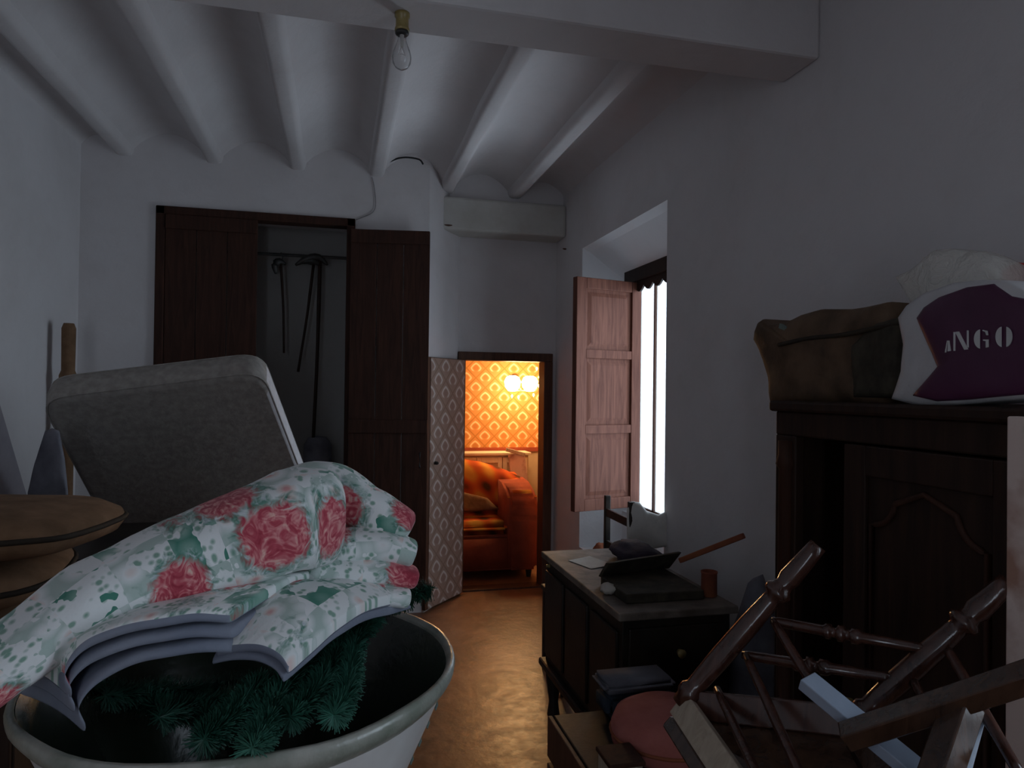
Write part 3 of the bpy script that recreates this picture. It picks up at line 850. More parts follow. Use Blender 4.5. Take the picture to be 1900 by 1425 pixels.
obj('filament_stem', bm, 'filament', bulb)

cb = thing('loose_cable', at_y(697, 326, 4.86), 'loose black cable curling out at the joist end above the cupboard', 'cable')
bm = nb(); tube(bm, resample([at_y(u, v, 4.80) for u, v in ((702, 318), (715, 305), (735, 295), (755, 292), (778, 296), (785, 305))], 20), .006, 8); obj('black_lead', bm, 'wire', cb, smooth=True)
bm = nb(); tube(bm, resample([at_y(u, v, 4.872) for u, v in ((690, 328), (694, 345), (697, 380), (690, 395), (670, 404), (660, 408))], 20), .003, 6); obj('thin_wire', bm, 'greywire', cb, smooth=True)

# ------------------------------------------------------------------ mattress tipped forward over an old chest
mat_t = thing('mattress', (-.75, 4.3, 0), 'grey ticking mattress tipped forward in front of the cupboard', 'mattress')
A, B = at_y(70, 742, 3.34), at_y(488, 690, 3.34)
D_, C_ = at_y(150, 890, 3.72), at_y(549, 866, 3.72)
ext = (0.35 - A.z) / (D_.z - A.z)
D2, C2 = A + (D_ - A) * ext, B + (C_ - B) * ext
nn = (B - A).cross(D2 - A).normalized()
C2 = C2 - nn * (C2 - A).dot(nn)
if nn.y < 0: nn = -nn
TH = 0.145
# piping around the front edge
def rounded_loop(c4, r, n=6):
    out = []
    for i in range(4):
        p, a, b = c4[i], c4[i - 1], c4[(i + 1) % 4]
        da, db = (a - p).normalized(), (b - p).normalized()
        for k in range(n + 1):
            t = k / n
            q0, q1, q2 = p + da * r, p, p + db * r
            out.append((1 - t) ** 2 * q0 + 2 * t * (1 - t) * q1 + t * t * q2)
    return out
ctr = (A + B + C2 + D2) / 4
bm = nb(); rings = []
for off, ins in ((0, .030), (.004, .012), (.018, 0), (TH * .5, -.006), (TH - .018, 0), (TH - .004, .012), (TH, .030)):
    lp = rounded_loop([q + nn * off + (ctr - q).normalized() * ins * 1.4 for q in (A, B, C2, D2)], .11)
    rings.append([bm.verts.new(q) for q in lp])
nl = len(rings[0])
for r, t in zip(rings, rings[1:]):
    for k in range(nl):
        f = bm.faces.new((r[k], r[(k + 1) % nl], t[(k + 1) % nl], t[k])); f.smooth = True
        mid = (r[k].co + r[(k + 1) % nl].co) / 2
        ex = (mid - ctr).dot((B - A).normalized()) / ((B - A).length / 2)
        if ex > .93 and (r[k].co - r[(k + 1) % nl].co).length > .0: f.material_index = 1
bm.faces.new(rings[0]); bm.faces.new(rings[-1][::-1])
obj('ticking', bm, ['mattress', 'mattress_lit'], mat_t)
for off in (0.008, TH - .008):
    lp = rounded_loop([q + nn * off + (ctr - q).normalized() * .006 for q in (A, B, C2, D2)], .11)
    bm = nb(); tube(bm, lp + [lp[0]], .004, 6, cap=False); obj('piping', bm, 'mattress', mat_t, smooth=True)

# dark chest the mattress rests on
ch = thing('wooden_chest', (-.85, 3.3, 0), 'dark wooden chest in the gloom under the tipped mattress', 'chest')
bm = nb(); box(bm, (-1.45, 2.95, .06), (-.30, 3.62, .86)); obj('body', bm, 'black', ch, bevel=.006)
bm = nb(); box(bm, (-1.48, 2.92, .86), (-.27, 3.66, .90)); obj('lid', bm, 'black', ch, bevel=.008)
for i in range(2):
    bm = nb(); box(bm, (-1.42 + .56 * i, 2.935, .12), (-.90 + .56 * i, 2.95, .80)); pn = obj('front_panel', bm, 'black', ch, bevel=.006)
    bm = nb(); tube(bm, [(-1.16 + .56 * i, 2.91, .6), (-1.16 + .56 * i, 2.935, .6)], .014, 10); obj('knob', bm, 'brass', pn)
for x in (-1.40, -.35):
    bm = nb(); box(bm, (x - .04, 2.98, 0), (x + .04, 3.6, .06)); obj('foot', bm, 'black', ch)

# broom and grey cloth behind, against the left wall
br = thing('bed_post', (-1.50, 4.05, 0), 'brown turned wooden post standing in the left corner behind the mattress', 'post')
p1 = at(128, 600, 3.95); p0 = V((p1.x, p1.y, 0))
bm = nb(); turned(bm, p0, p1, [(0, .03), (.1, .03), (.5, .034), (.6, .034), (.80, .036), (.835, .045), (.845, .045), (.86, .034), (.985, .036), (1, .026)]); obj('shaft', bm, 'browncloth', br, smooth=True)
bm = nb(); box(bm, (p0.x - .06, p0.y - .06, 0), (p0.x + .06, p0.y + .06, .03)); obj('base', bm, 'darkwood', br, bevel=.004)
gc = [at(u, v, 2.84) for u, v in ((97, 795), (84, 800), (64, 860), (52, 915), (48, 990), (130, 990), (126, 910), (120, 850), (110, 800))]
bm = nb(); puff(bm, gc, V((.3, -1, .2)), .02, .035, 5, .02)
tag(obj('grey_coat', bm, 'greycloth', smooth=True), 'crumpled dark grey cloth bundle beside the left end of the mattress', 'cloth')
lb = thing('lilac_board', (-1.55, 2.2, 0), 'grey lilac panel leaning against the left wall', 'panel')
bm = nb()
q = [V((-1.545, 1.9, 0)), V((-1.545, 2.62, 0)), V((-1.575, 2.45, 1.30)), V((-1.575, 1.9, 1.30))]
a = at_x(52, 925, -1.55); b = at_x(-2, 742, -1.55)
q = [V((-1.545, 1.55, 0.0)), V((-1.545, a.y + .18, 0.0)), V((-1.575, a.y, a.z)), V((-1.575, b.y, b.z)), V((-1.575, 1.55, b.z + .05))]
prism(bm, q, (0.025, 0, 0)); obj('sheet', bm, 'lilac', lb, bevel=.003)
bm = nb(); box(bm, (-1.55, 1.56, .3), (-1.52, 1.60, 1.2)); obj('cleat', bm, 'lilac', lb)

# brown cushions stacked on a packing case at the left edge
case = thing('packing_case', (-1.1, 2.2, 0), 'low dark packing case beneath the brown cushions at left', 'case')
bm = nb(); box(bm, (-1.50, 1.86, 0), (-.72, 2.62, .84))
obj('body', bm, 'black', case, bevel=.006)
for i in range(5):
    bm = nb(); box(bm, (-1.50 + .157 * i, 1.845, .02), (-1.50 + .157 * (i + 1) - .008, 1.86, .83)); obj('slat', bm, 'darkwood', case, bevel=.003)
def cushion(name, cx, cy, z, rx, ry, h, label, sag=0.0, rotz=0, tilt=0.0, pipe=True):
    t = thing(name, (cx, cy, z), label, 'cushion', 'brown cushions on the packing case')
    def pt(a, k, zz):
        ca, sa = math.cos(a), math.sin(a)
        e = 0.62
        x = math.copysign(abs(ca) ** e, ca) * rx * k; y = math.copysign(abs(sa) ** e, sa) * ry * k
        x, y = x * math.cos(rotz) - y * math.sin(rotz), x * math.sin(rotz) + y * math.cos(rotz)
        return V((cx + x, cy + y, z + zz + tilt * x + .012 * noise.noise(V((x * 5, y * 5, z)))))
    bm = nb(); n = 40
    prof = [(0.3, 0.0), (.80, 0), (.95, h * .18), (1, h * .45), (.97, h * .68), (.86, h * .88), (.6, h * 1.02), (.3, h * 1.08), (.1, h * 1.09)]
    rings = [[bm.verts.new(pt(2 * math.pi * i / n, k, zz)) for i in range(n)] for k, zz in prof]
    for r, s in zip(rings, rings[1:]):
        for i in range(n): bm.faces.new((r[i], r[(i + 1) % n], s[(i + 1) % n], s[i]))
    bm.faces.new(rings[0][::-1]); bm.faces.new(rings[-1])
    obj('cover', bm, 'browncloth', t, smooth=True)
    bm = nb(); lp = [pt(2 * math.pi * i / n, .995, h * .5) for i in range(n)]; tube(bm, lp + [lp[0]], .008, 6, cap=False)
    obj('piping', bm, 'brownpipe', t, smooth=True)
cushion('seat_cushion', -1.13, 2.25, .845, .37, .33, .11, 'flat light brown seat cushion lowest of the stack at the left edge')
cushion('seat_cushion', -1.12, 2.22, .972, .38, .31, .11, 'brown seat cushion in the middle of the stack at the left edge', rotz=.15)
cushion('seat_cushion', -1.03, 2.28, 1.098, .40, .30, .115, 'rounded brown seat cushion topmost of the stack at the left edge', rotz=-.2)
cd = thing('cardboard_box', (-.98, 1.6, 0), 'light brown cardboard box below the stacked brown cushions', 'box')
k0, k1 = at(88, 1030, 1.62), at(-60, 1080, 1.55)
bm = nb(); box(bm, (-1.40, 1.40, 0), (-.90, 1.78, k0.z - .012)); obj('body', bm, 'card', cd, bevel=.004)
for y0, y1 in ((1.40, 1.585), (1.595, 1.78)):
    bm = nb(); box(bm, (-1.40, y0, k0.z - .012), (-.90, y1, k0.z)); obj('flap', bm, 'card', cd)

# ------------------------------------------------------------------ glazed basin on a stool
BX, BY, BZ = -0.14, 1.32, 1.07
basin = thing('glazed_basin', (BX, BY, .62), 'large cream conical basin with dark green glazed inside', 'basin')
bm = nb()
lathe(bm, [(0, .62), (.165, .62), (.17, .635), (.21, .73), (.262, .85), (.315, .97), (.340, 1.03), (.352, 1.045)], BX, BY, 72)
obj('outer_wall', bm, 'glaze_out', basin, smooth=True)
bm = nb()
lathe(bm, [(0, .65), (.15, .65), (.20, .74), (.25, .85), (.305, .97), (.335, 1.045), (.345, 1.062)], BX, BY, 72)
obj('inner_glaze', bm, 'glaze_in', basin, smooth=True)
bm = nb()
rings = lathe(bm, [(.334, 1.02), (.348, 1.034), (.356, 1.046), (.358, 1.058), (.355, 1.066), (.347, 1.067), (.342, 1.058), (.334, 1.02)], BX, BY, 72)
for v in bm.verts:
    v.co += V((0, 0, .004 * noise.noise(v.co * 9))) + (v.co - V((BX, BY, v.co.z))) * .008 * noise.noise(v.co * 5)
obj('rolled_rim', bm, 'rim', basin, smooth=True)
for i in range(6):
    a = math.radians(-14)
    z = .99 - i * .032
    r = .262 + (z - .85) * .44 + .002
    bm = nb()
    c = V((BX + r * math.cos(a), BY + r * math.sin(a), z)); tdir = V((-math.sin(a), math.cos(a), .35)).normalized()
    tube(bm, [c - tdir * .012, c, c + tdir * .012], [.001, .0035, .001], 6)
    obj('brush_mark', bm, 'tick', basin)
# knob-like lug handle low at left front
bm = nb(); a = math.radians(232); c = V((BX + .36 * math.cos(a), BY + .36 * math.sin(a), 1.0))
tube(bm, [c - V((math.cos(a), math.sin(a), 0)) * .03, c, c + V((math.cos(a), math.sin(a), -.2)) * .02], [.02, .022, .012], 12); obj('lug', bm, 'glaze_out', basin, smooth=True)

stool = thing('plant_stool', (BX, BY, 0), 'round wooden stool hidden beneath the cream basin', 'stool')
bm = nb(); lathe(bm, [(0, .585), (.17, .585), (.18, .592), (.18, .612), (.172, .619), (0, .619)], BX, BY, 32); obj('seat', bm, 'darkwood', stool, smooth=False)
for k in range(4):
    a = math.pi / 4 + k * math.pi / 2
    bm = nb(); turned(bm, (BX + .15 * math.cos(a), BY + .15 * math.sin(a), 0), (BX + .11 * math.cos(a), BY + .11 * math.sin(a), .59), [(0, .012), (.3, .018), (.6, .02), (1, .018)]); obj('leg', bm, 'darkwood', stool, smooth=True)

# ------------------------------------------------------------------ folded quilt lying across the basin
quilt = thing('folded_quilt', (BX, BY, 1.08), 'folded puffy quilt with pink roses and green squares on the basin', 'quilt')
CR = CAMROT @ V((1, 0, 0)); CU = CAMROT @ V((0, 1, 0)); CF = CAMROT @ V((0, 0, -1))

def fold_tube(name, pts, rv, rd, uv0, e=0.8, n=36, m=40, cap0=True, cap1=True, mat='quilt', parent=quilt, wob=.004, vflip=1):
    """puffy folded layer: flattened tube along pts, rv = half height, rd = half depth; uv runs along the cloth"""
    P = resample([at(*p) for p in pts], m)
    def smp(arr, t):
        x = t * (len(arr) - 1); k = min(int(x), len(arr) - 2); f = x - k
        f = f * f * (3 - 2 * f)
        return arr[k] * (1 - f) + arr[k + 1] * f
    bm = nb(); uvl = bm.loops.layers.uv.new('UVMap')
    rings = []; L = 0
    info = {}
    for i in range(m):
        t = i / (m - 1)
        tg = (P[min(i + 1, m - 1)] - P[max(i - 1, 0)]).normalized()
        up = (CU + V((0, 0, .3)) - tg * tg.dot(CU + V((0, 0, .3)))).normalized(); dp = tg.cross(up)
        if i: L += (P[i] - P[i - 1]).length
        s = 1.0
        ce = .09
        if cap1 and t > 1 - ce: s = math.sqrt(max(0, 1 - ((t - (1 - ce)) / ce) ** 2)) * .97 + .03
        if cap0 and t < ce: s = math.sqrt(max(0, 1 - ((ce - t) / ce) ** 2)) * .97 + .03
        a, b = smp(rv, t) * s, smp(rd, t) * s
        ring = []
        for k in range(n):
            th = 2 * math.pi * k / n + math.pi
            c_, s_ = math.cos(th), math.sin(th)
            q = P[i] + up * (math.copysign(abs(s_) ** e, s_) * a) + dp * (math.copysign(abs(c_) ** e, c_) * b)
            w = noise.noise(q * 11 + V((uv0[0] * 9, 0, 0))) * wob + noise.noise(q * 28) * wob * .5
            q += (q - P[i]).normalized() * w
            vtx = bm.verts.new(q); ring.append(vtx)
            info[vtx] = (L, k / n * (2 * (a + b) if s > .5 else 2 * (a + b) / s * .5))
        rings.append(ring)
    for i in range(m - 1):
        for k in range(n):
            k2 = (k + 1) % n
            f = bm.faces.new((rings[i][k], rings[i][k2], rings[i + 1][k2], rings[i + 1][k]))
            per = 2.9 * (sum(rv) / len(rv) + sum(rd) / len(rd))
            for l in f.loops:
                kk = rings[i].index(l.vert) if l.vert in rings[i] else rings[i + 1].index(l.vert)
                if k2 == 0 and kk == 0: kk = n
                l[uvl].uv = (uv0[0] + info[l.vert][0], uv0[1] + vflip * kk / n * per)
    bm.faces.new(rings[0][::-1]); bm.faces.new(rings[-1])
    return obj(name, bm, mat, parent, smooth=True)

def fold_sheet(name, front, back, thick, uv0, mat=('quilt', 'quilt_under'), m=36, n=18, sag=0.012, parent=quilt):
    """one layer of cloth between a front edge and a back line, with its own thickness"""
    F = resample([at(*p) for p in front], m); B = resample([at(*p) for p in back], m)
    bm = nb(); uvl = bm.loops.layers.uv.new('UVMap')
    top, bot = [], []; uvs = {}
    L = 0
    for i in range(m):
        if i: L += ((F[i] + B[i]) - (F[i - 1] + B[i - 1])).length / 2
        rt, rb = [], []
        for k in range(n):
            t = k / (n - 1)
            p = F[i].lerp(B[i], t) + V((0, 0, sag * math.sin(math.pi * t))) + V((0, 0, .004 * noise.noise(F[i].lerp(B[i], t) * 16)))
            h = thick * (0.55 + .45 * min(1, math.sin(math.pi * min(1, (t * .9 + .1))) * 2))
            a = bm.verts.new(p + V((0, 0, h * .5))); b = bm.verts.new(p - V((0, 0, h * .5)) - CU * 0)
            uv = (uv0[0] + L, uv0[1] + (F[i] - B[i]).length * t); uvs[a] = uv; uvs[b] = uv
            rt.append(a); rb.append(b)
        top.append(rt); bot.append(rb)
    def face(vs, mi):
        f = bm.faces.new(vs); f.material_index = mi; f.smooth = True
        for l in f.loops: l[uvl].uv = uvs[l.vert]
    for i in range(m - 1):
        for k in range(n - 1):
            face((top[i][k], top[i][k + 1], top[i + 1][k + 1], top[i + 1][k]), 0)
            face((bot[i][k], bot[i + 1][k], bot[i + 1][k + 1], bot[i][k + 1]), 1)
        face((top[i][0], top[i + 1][0], bot[i + 1][0], bot[i][0]), 1)
        face((top[i][-1], top[i + 1][-1], bot[i + 1][-1], bot[i][-1]), 1)
    for k in range(n - 1):
        face((top[0][k], top[0][k + 1], bot[0][k + 1], bot[0][k]), 0)
        face((top[-1][k], top[-1][k + 1], bot[-1][k + 1], bot[-1][k]), 0)
    o = obj(name, bm, list(mat), parent)
    b = o.modifiers.new('soft', 'SUBSURF'); b.levels = 1; b.render_levels = 1
    return o

fold_tube('upper_fold', [(-90, 1310, .92), (60, 1188, 1.0), (200, 1098, 1.08), (350, 1036, 1.16), (480, 985, 1.22), (560, 960, 1.27), (640, 955, 1.30)],
          [.032, .042, .056, .07, .08, .088, .082], [.06, .07, .085, .095, .10, .10, .08], (0.03, .125), n=44, m=64, cap0=False)
fold_tube('pleat', [(500, 925, 1.42), (600, 912, 1.42), (690, 948, 1.41), (762, 985, 1.40)], [.05, .060, .045, .034], [.06, .06, .05, .04], (.9, .3))
fold_tube('pleat', [(560, 1015, 1.33), (640, 1010, 1.355), (710, 1012, 1.37), (772, 1030, 1.38)], [.03, .032, .030, .024], [.06, .06, .05, .04], (1.6, .12))
fold_tube('pleat', [(560, 1058, 1.30), (640, 1056, 1.33), (715, 1058, 1.35), (776, 1072, 1.365)], [.024, .025, .025, .02], [.06, .06, .05, .04], (2.1, .5))
fold_tube('pleat', [(480, 1108, 1.24), (580, 1096, 1.28), (680, 1096, 1.32), (760, 1106, 1.345)], [.02, .021, .021, .018], [.06, .07, .06, .05], (2.7, .2))
front_b = [(135, 1290, .95), (120, 1250, .95), (150, 1205, .955), (210, 1176, .965), (290, 1159, .985), (360, 1150, 1.01), (425, 1150, 1.04)]
back_b = [(20, 1230, 1.10), (80, 1180, 1.14), (170, 1140, 1.18), (280, 1112, 1.22), (390, 1085, 1.26), (500, 1068, 1.30), (620, 1058, 1.34)]
fold_sheet('middle_layer', front_b, back_b, .020, (.35, .9))
fold_sheet('middle_layer', [(u + 6, v + 28, d + .004) for u, v, d in front_b], [(u, v + 26, d) for u, v, d in back_b], .018, (.9, 1.4), mat=('quilt_under', 'quilt_under'))
fold_sheet('middle_layer', [(u + 26 - max(0, u - 350) * .25, v + 54 + max(0, 200 - u) * .12, d + .008) for u, v, d in front_b], [(u, v + 50, d) for u, v, d in back_b], .018, (.2, 2.4), mat=('quilt_under', 'quilt_under'))
front_c = [(400, 1212, 1.05), (440, 1203, 1.045), (480, 1204, 1.04), (515, 1222, 1.035), (532, 1246, 1.03)]
back_c = [(520, 1098, 1.26), (590, 1082, 1.30), (660, 1080, 1.33), (720, 1088, 1.345), (765, 1108, 1.35)]
fold_sheet('lower_layer', front_c, back_c, .020, (1.9, .4), sag=.03)
fold_sheet('lower_layer', [(u - 8, v + 18, d) for u, v, d in front_c], [(u, v + 20, d) for u, v, d in back_c], .014, (2.9, .4), mat=('quilt_under', 'quilt_under'), sag=.03)

# ------------------------------------------------------------------ artificial fir garland stuffed in the basin
gar = thing('fir_garland', (BX, BY, .66), 'dark green artificial fir branches stuffed in the basin under the quilt', 'garland')
rnd = random.Random(4)
branches = [
    [(798, 1092, 1.46), (740, 1112, 1.42), (670, 1150, 1.36), (600, 1200, 1.28), (540, 1255, 1.20), (480, 1320, 1.10)],
    [(700, 1140, 1.38), (660, 1190, 1.32), (650, 1240, 1.26), (640, 1290, 1.20), (620, 1325, 1.15)],
    [(640, 1180, 1.32), (610, 1240, 1.25), (580, 1290, 1.18), (540, 1330, 1.12)],
    [(560, 1240, 1.2), (520, 1290, 1.13), (490, 1350, 1.05), (470, 1385, 1.01)],
    [(480, 1270, 1.12), (430, 1330, 1.05), (380, 1370, 1.0)],
    [(760, 1110, 1.44), (700, 1125, 1.40), (640, 1160, 1.34)],
    [(300, 1330, 1.05), (400, 1300, 1.15), (500, 1280, 1.2), (600, 1250, 1.3)],
    [(200, 1290, 1.1), (320, 1280, 1.2), (450, 1270, 1.28), (560, 1240, 1.35)],
    [(120, 1270, 1.15), (250, 1300, 1.15), (380, 1330, 1.1)],
]
def clampin(p):
    r = V((p.x - BX, p.y - BY, 0)); lim = .335 + (min(p.z, 1.05) - 1.045) * .46
    if p.z < 1.07 and r.length > lim: r = r.normalized() * lim; p = V((BX + r.x, BY + r.y, p.z))
    return p
for bi, br_ in enumerate(branches):
    P = [clampin(p) for p in resample([at(u, v, min(d, .47 * 1300 / (v - 716)) if bi < 6 else d) for u, v, d in br_], 46)]
    bm = nb(); tube(bm, P, .004, 6)
    bo = obj('branch', bm, 'bakelite', gar)
    bm = nb()
    for i, p in enumerate(P):
        tg = (P[min(i + 1, 45)] - P[max(i - 1, 0)]).normalized(); a, b = frame_of(tg)
        for k in range(80):
            th = rnd.random() * 6.283; ln = rnd.uniform(.010, .030)
            dr = ((a * math.cos(th) + b * math.sin(th)) + tg * rnd.uniform(-.2, .7)).normalized()
            s = p + tg * rnd.uniform(-.005, .005); e_ = clampin(s + dr * ln)
            wv = dr.cross(tg).normalized() * .0011
            v0, v1, v2, v3 = bm.verts.new(s - wv), bm.verts.new(s + wv), bm.verts.new(e_ + wv * .5 + tg * .0006), bm.verts.new(e_ - wv * .5)
            bm.faces.new((v0, v1, v2, v3))
    no = obj('needles', bm, 'needle', bo); no['kind'] = 'stuff'

# ------------------------------------------------------------------ desk by the window wall
desk = thing('writing_desk', (1.18, 2.75, 0), 'old black wooden desk with dusty top beside the right wall', 'desk')
dx0, dx1, dy0, dy1, dz = .965, 1.405, 2.28, 3.22, .78
bm = nb(); box(bm, (dx0 - .012, dy0 - .015, dz - .028), (dx1 + .01, dy1 + .012, dz)); obj('top', bm, 'desktop', desk, bevel=.005)
bm = nb(); box(bm, (dx0 + .01, dy0 + .01, .26), (dx1 - .01, dy1 - .01, dz - .028)); obj('body', bm, 'black', desk, bevel=.004)
for i in range(3):
    y = dy0 + .02 + i * .306
    bm = nb(); box(bm, (dx0 - .002, y + .02, .31), (dx0 + .012, y + .286, .70)); obj('side_panel', bm, 'black', desk, bevel=.006)
bm = nb(); box(bm, (dx0 + .03, dy0 - .004, .54), (dx1 - .03, dy0 + .012, .72)); dr = obj('drawer', bm, 'black', desk, bevel=.006)
bm = nb(); tube(bm, [(1.185, dy0 - .03, .63), (1.185, dy0 - .004, .63)], [.016, .009], 12); obj('knob', bm, 'brass', dr, smooth=True)
bm = nb(); box(bm, (dx0 - .018, dy0 - .018, .24), (dx1 + .012, dy1 + .018, .275)); obj('base_moulding', bm, 'black', desk, bevel=.01)
bm = nb(); c = at_y(1013, 1047, 3.19); tube(bm, [(dx0 - .006, 3.16, c.z), (dx0 + .012, 3.16, c.z)], [.006, .01], 10); obj('lock_escutcheon', bm, 'brass', desk)
for x in (dx0 + .04, dx1 - .04):
    for y in (dy0 + .05, dy1 - .05):
        bm = nb(); turned(bm, (x, y, 0), (x, y, .245), [(0, .022), (.1, .03), (.35, .022), (.7, .034), (1, .042)]); obj('foot', bm, 'black', desk, smooth=True)

# clutter on the desk
def desk_pt(u, v, dzv=0.0): return at_z(u, v, dz + dzv)
lid = thing('dark_folder', (1.18, 2.6, dz), 'dark open case lying on the desk near its front corner', 'case')
q = [desk_pt(1150, 1098), desk_pt(1215, 1042), desk_pt(1330, 1092), desk_pt(1270, 1150)]
q = [V((1.02, 2.36, dz)), V((1.02, 2.62, dz)), V((1.33, 2.70, dz)), V((1.33, 2.36, dz))]
bm = nb(); prism(bm, [p + V((0, 0, .001)) for p in q], (0, 0, .035)); obj('tray', bm, 'leatherdark', lid, bevel=.005)
bm = nb(); prism(bm, [V((1.02, 2.62, dz + .03)), V((1.36, 2.70, dz + .03)), V((1.385, 2.64, dz + .11)), V((1.03, 2.56, dz + .10))], (-.004, .02, 0)); obj('lid', bm, 'leatherdark', lid, bevel=.004)
for i, (u, v, w_, l_, r_, lab) in enumerate(((1095, 1045, .12, .17, .3, 'loose sheet of old paper on the clear end of the desk'),
                                           (1205, 1043, .09, .13, -.4, 'pale folded letter on the desk beside the purple cloth'))):
    c = desk_pt(u, v, .001)
    bm = nb(); mtx = Matrix.Translation(c) @ Matrix.Rotation(r_, 4, 'Z')
    K = 6; prev = None
    for k in range(K + 1):
        x = -w_ / 2 + w_ * k / K
        cur = [bm.verts.new(mtx @ V((x, y, .001 + .006 * (k / K) ** 2 + hh))) for y in (-l_ / 2, l_ / 2) for hh in (0, .0012)]
        if prev:
            bm.faces.new((prev[1], prev[3], cur[3], cur[1])); bm.faces.new((prev[0], prev[2], cur[2], cur[0]))
            bm.faces.new((prev[0], prev[1], cur[1], cur[0])); bm.faces.new((prev[2], prev[3], cur[3], cur[2]))
        else: bm.faces.new((cur[0], cur[1], cur[3], cur[2]))
        prev = cur
    bm.faces.new((prev[0], prev[1], prev[3], prev[2]))
    tag(obj('paper_sheet', bm, 'paper'), lab, 'paper')
def blob(name, label, cat, mat, c, r, seed, squash=(1, 1, 1), amp=.35):
    bm = nb(); bmesh.ops.create_icosphere(bm, subdivisions=3, radius=1)
    for v in bm.verts:
        q = v.co.copy(); k = 1 + amp * noise.noise(q * 1.8 + V((seed, seed, 0))) + amp * .4 * noise.noise(q * 5 + V((seed, 0, 0)))
        q = V((q.x * squash[0], q.y * squash[1], max(q.z, -.75) * squash[2])) * r * k
        v.co = V(c) + q
    zmin = min(v.co.z for v in bm.verts)
    for v in bm.verts: v.co.z += c[2] - zmin
    return tag(obj(name, bm, mat, smooth=True), label, cat)
blob('cloth_heap', 'heap of dark purple cloth at the back of the desk', 'cloth', 'purplecloth', (1.30, 2.92, dz + .001), .10, 3, (1.0, 1.6, .5))
blob('crumpled_paper', 'crumpled pale paper on the front left corner of the desk', 'paper', 'paper', (1.005, 2.50, dz + .001), .03, 8, (1, 1.2, .7))
bm = nb(); s0, s1 = at(1262, 1040, 2.95), at(1380, 994, 2.75); bar(bm, s0, s1, .024, .022)
stk = tag(obj('wooden_stick', bm, 'rust', bevel=.004), 'short reddish wooden stick slanting up from the purple cloth heap', 'stick')
tx, ty = 1.372, 2.40
bm = nb(); lathe(bm, [(0, dz + .001), (.028, dz + .001), (.03, dz + .004), (.029, dz + .085), (.031, dz + .088), (.031, dz + .094), (.027, dz + .094), (.026, dz + .08), (0, dz + .08)], tx, ty, 24)
tag(obj('rusty_tin', bm, 'rust', smooth=True), 'small rusty orange tin at the wall side of the desk', 'tin')
# dark chest of something behind desk next to the wardrobe
blob('grey_sack', 'grey green sack between the desk and the wardrobe by the wall', 'sack', 'greycloth', (1.52, 2.32, 0), .13, 12, (.8, 1.0, 3.6), .12)

# rush-seat style chair between desk and window, with a white cloth over its back
cpA, cpB = V((1.50, 3.76, 0)), V((1.49, 3.40, 0))
dch = thing('dining_chair', (1.32, 3.58, 0), 'plain dark wooden chair behind the desk with white cloth on its back', 'chair')
for p, zt in ((cpA, .955), (cpB, .975)):
    bm = nb(); bar(bm, V((p.x + .0, p.y, 0)), V((p.x, p.y, zt)), .032, .03); obj('leg', bm, 'black', dch, bevel=.004)
for p in (cpA, cpB):
    bm = nb(); bar(bm, V((p.x - .36, p.y, 0)), V((p.x - .36, p.y, .45)), .032, .03); obj('leg', bm, 'black', dch, bevel=.004)
bm = nb(); box(bm, (1.115, 3.38, .44), (1.515, 3.78, .468)); obj('seat', bm, 'black', dch, bevel=.006)
for z in (.86, .68):
    bm = nb(); bar(bm, V((1.497, 3.77, z)), V((1.492, 3.39, z)), .018, .045); obj('back_rail', bm, 'black', dch, bevel=.003)
for z in (.2,):
    for a, b in ((V((1.50, 3.76, z)), V((1.14, 3.76, z))), (V((1.49, 3.40, z)), V((1.13, 3.40, z)))):
        bm = nb(); bar(bm, a, b, .02, .02); obj('stretcher', bm, 'black', dch)
cl = [at(u, v, 3.66) for u, v in ((1163, 945), (1172, 930), (1186, 932), (1200, 948), (1222, 955), (1240, 948), (1244, 1012), (1205, 1020), (1163, 1015))]
bm = nb(); puff(bm, cl, V((-.35, -1, .1)), .01, .028, 6, .02)
tag(obj('draped_cloth', bm, 'whitecloth', smooth=True), 'white cloth draped over the chair back below the bright window', 'cloth')
blob('white_bundle', 'white cloth bundle on the floor of the window niche', 'bundle', 'whitecloth', (1.735, 4.22, .451), .075, 21, (.8, 1.1, .8))
blob('orange_bundle', 'small orange brown bundle beside the white bundle in the window niche', 'bundle', 'rust', (1.72, 4.42, .451), .05, 27, (.9, 1, .9))

# ------------------------------------------------------------------ wardrobe on the right
wx0, wx1, wy0, wy1, wz = 1.20, 1.655, .985, 1.742, 1.53
wd = thing('wardrobe', (1.43, 1.36, 0), 'low dark brown wardrobe with one door missing against the right wall', 'wardrobe')
def part(name, mat, a, b, par=wd, bev=.004):
    bm = nb(); box(bm, a, b); return obj(name, bm, mat, par, bevel=bev)
part('side_panel', 'darkwood', (wx0 + .02, wy1 - .022, .06), (wx1, wy1, wz - .03))
part('side_panel', 'darkwood', (wx0 + .02, wy0, .06), (wx1, wy0 + .022, wz - .03))
part('back_panel', 'darkwood', (wx1 - .015, wy0, .06), (wx1, wy1, wz - .03))
part('base', 'darkwood', (wx0, wy0, 0), (wx1, wy1, .10))
part('top', 'darkwood', (wx0 - .018, wy0 - .01, wz - .03), (wx1, wy1 + .01, wz), bev=.008)
part('header_rail', 'darkwood', (wx0, wy0, 1.435), (wx0 + .025, wy1, wz - .03))
bm = nb(); box(bm, (wx0, 1.655, .1), (wx0 + .03, wy1, 1.435))
obj('front_post', bm, 'darkwood', wd, bevel=.004)
bm = nb(); turned(bm, (wx0 - .002, 1.69, .14), (wx0 - .002, 1.69, 1.42), [(0, .022), (.03, .022), (.04, .028), (.05, .02), (.5, .022), (.94, .02), (.95, .028), (.97, .022), (1, .022)], 12); obj('half_column', bm, 'cupwood', wd, smooth=True)
dy_a, dy_b = wy0 + .006, 1.46
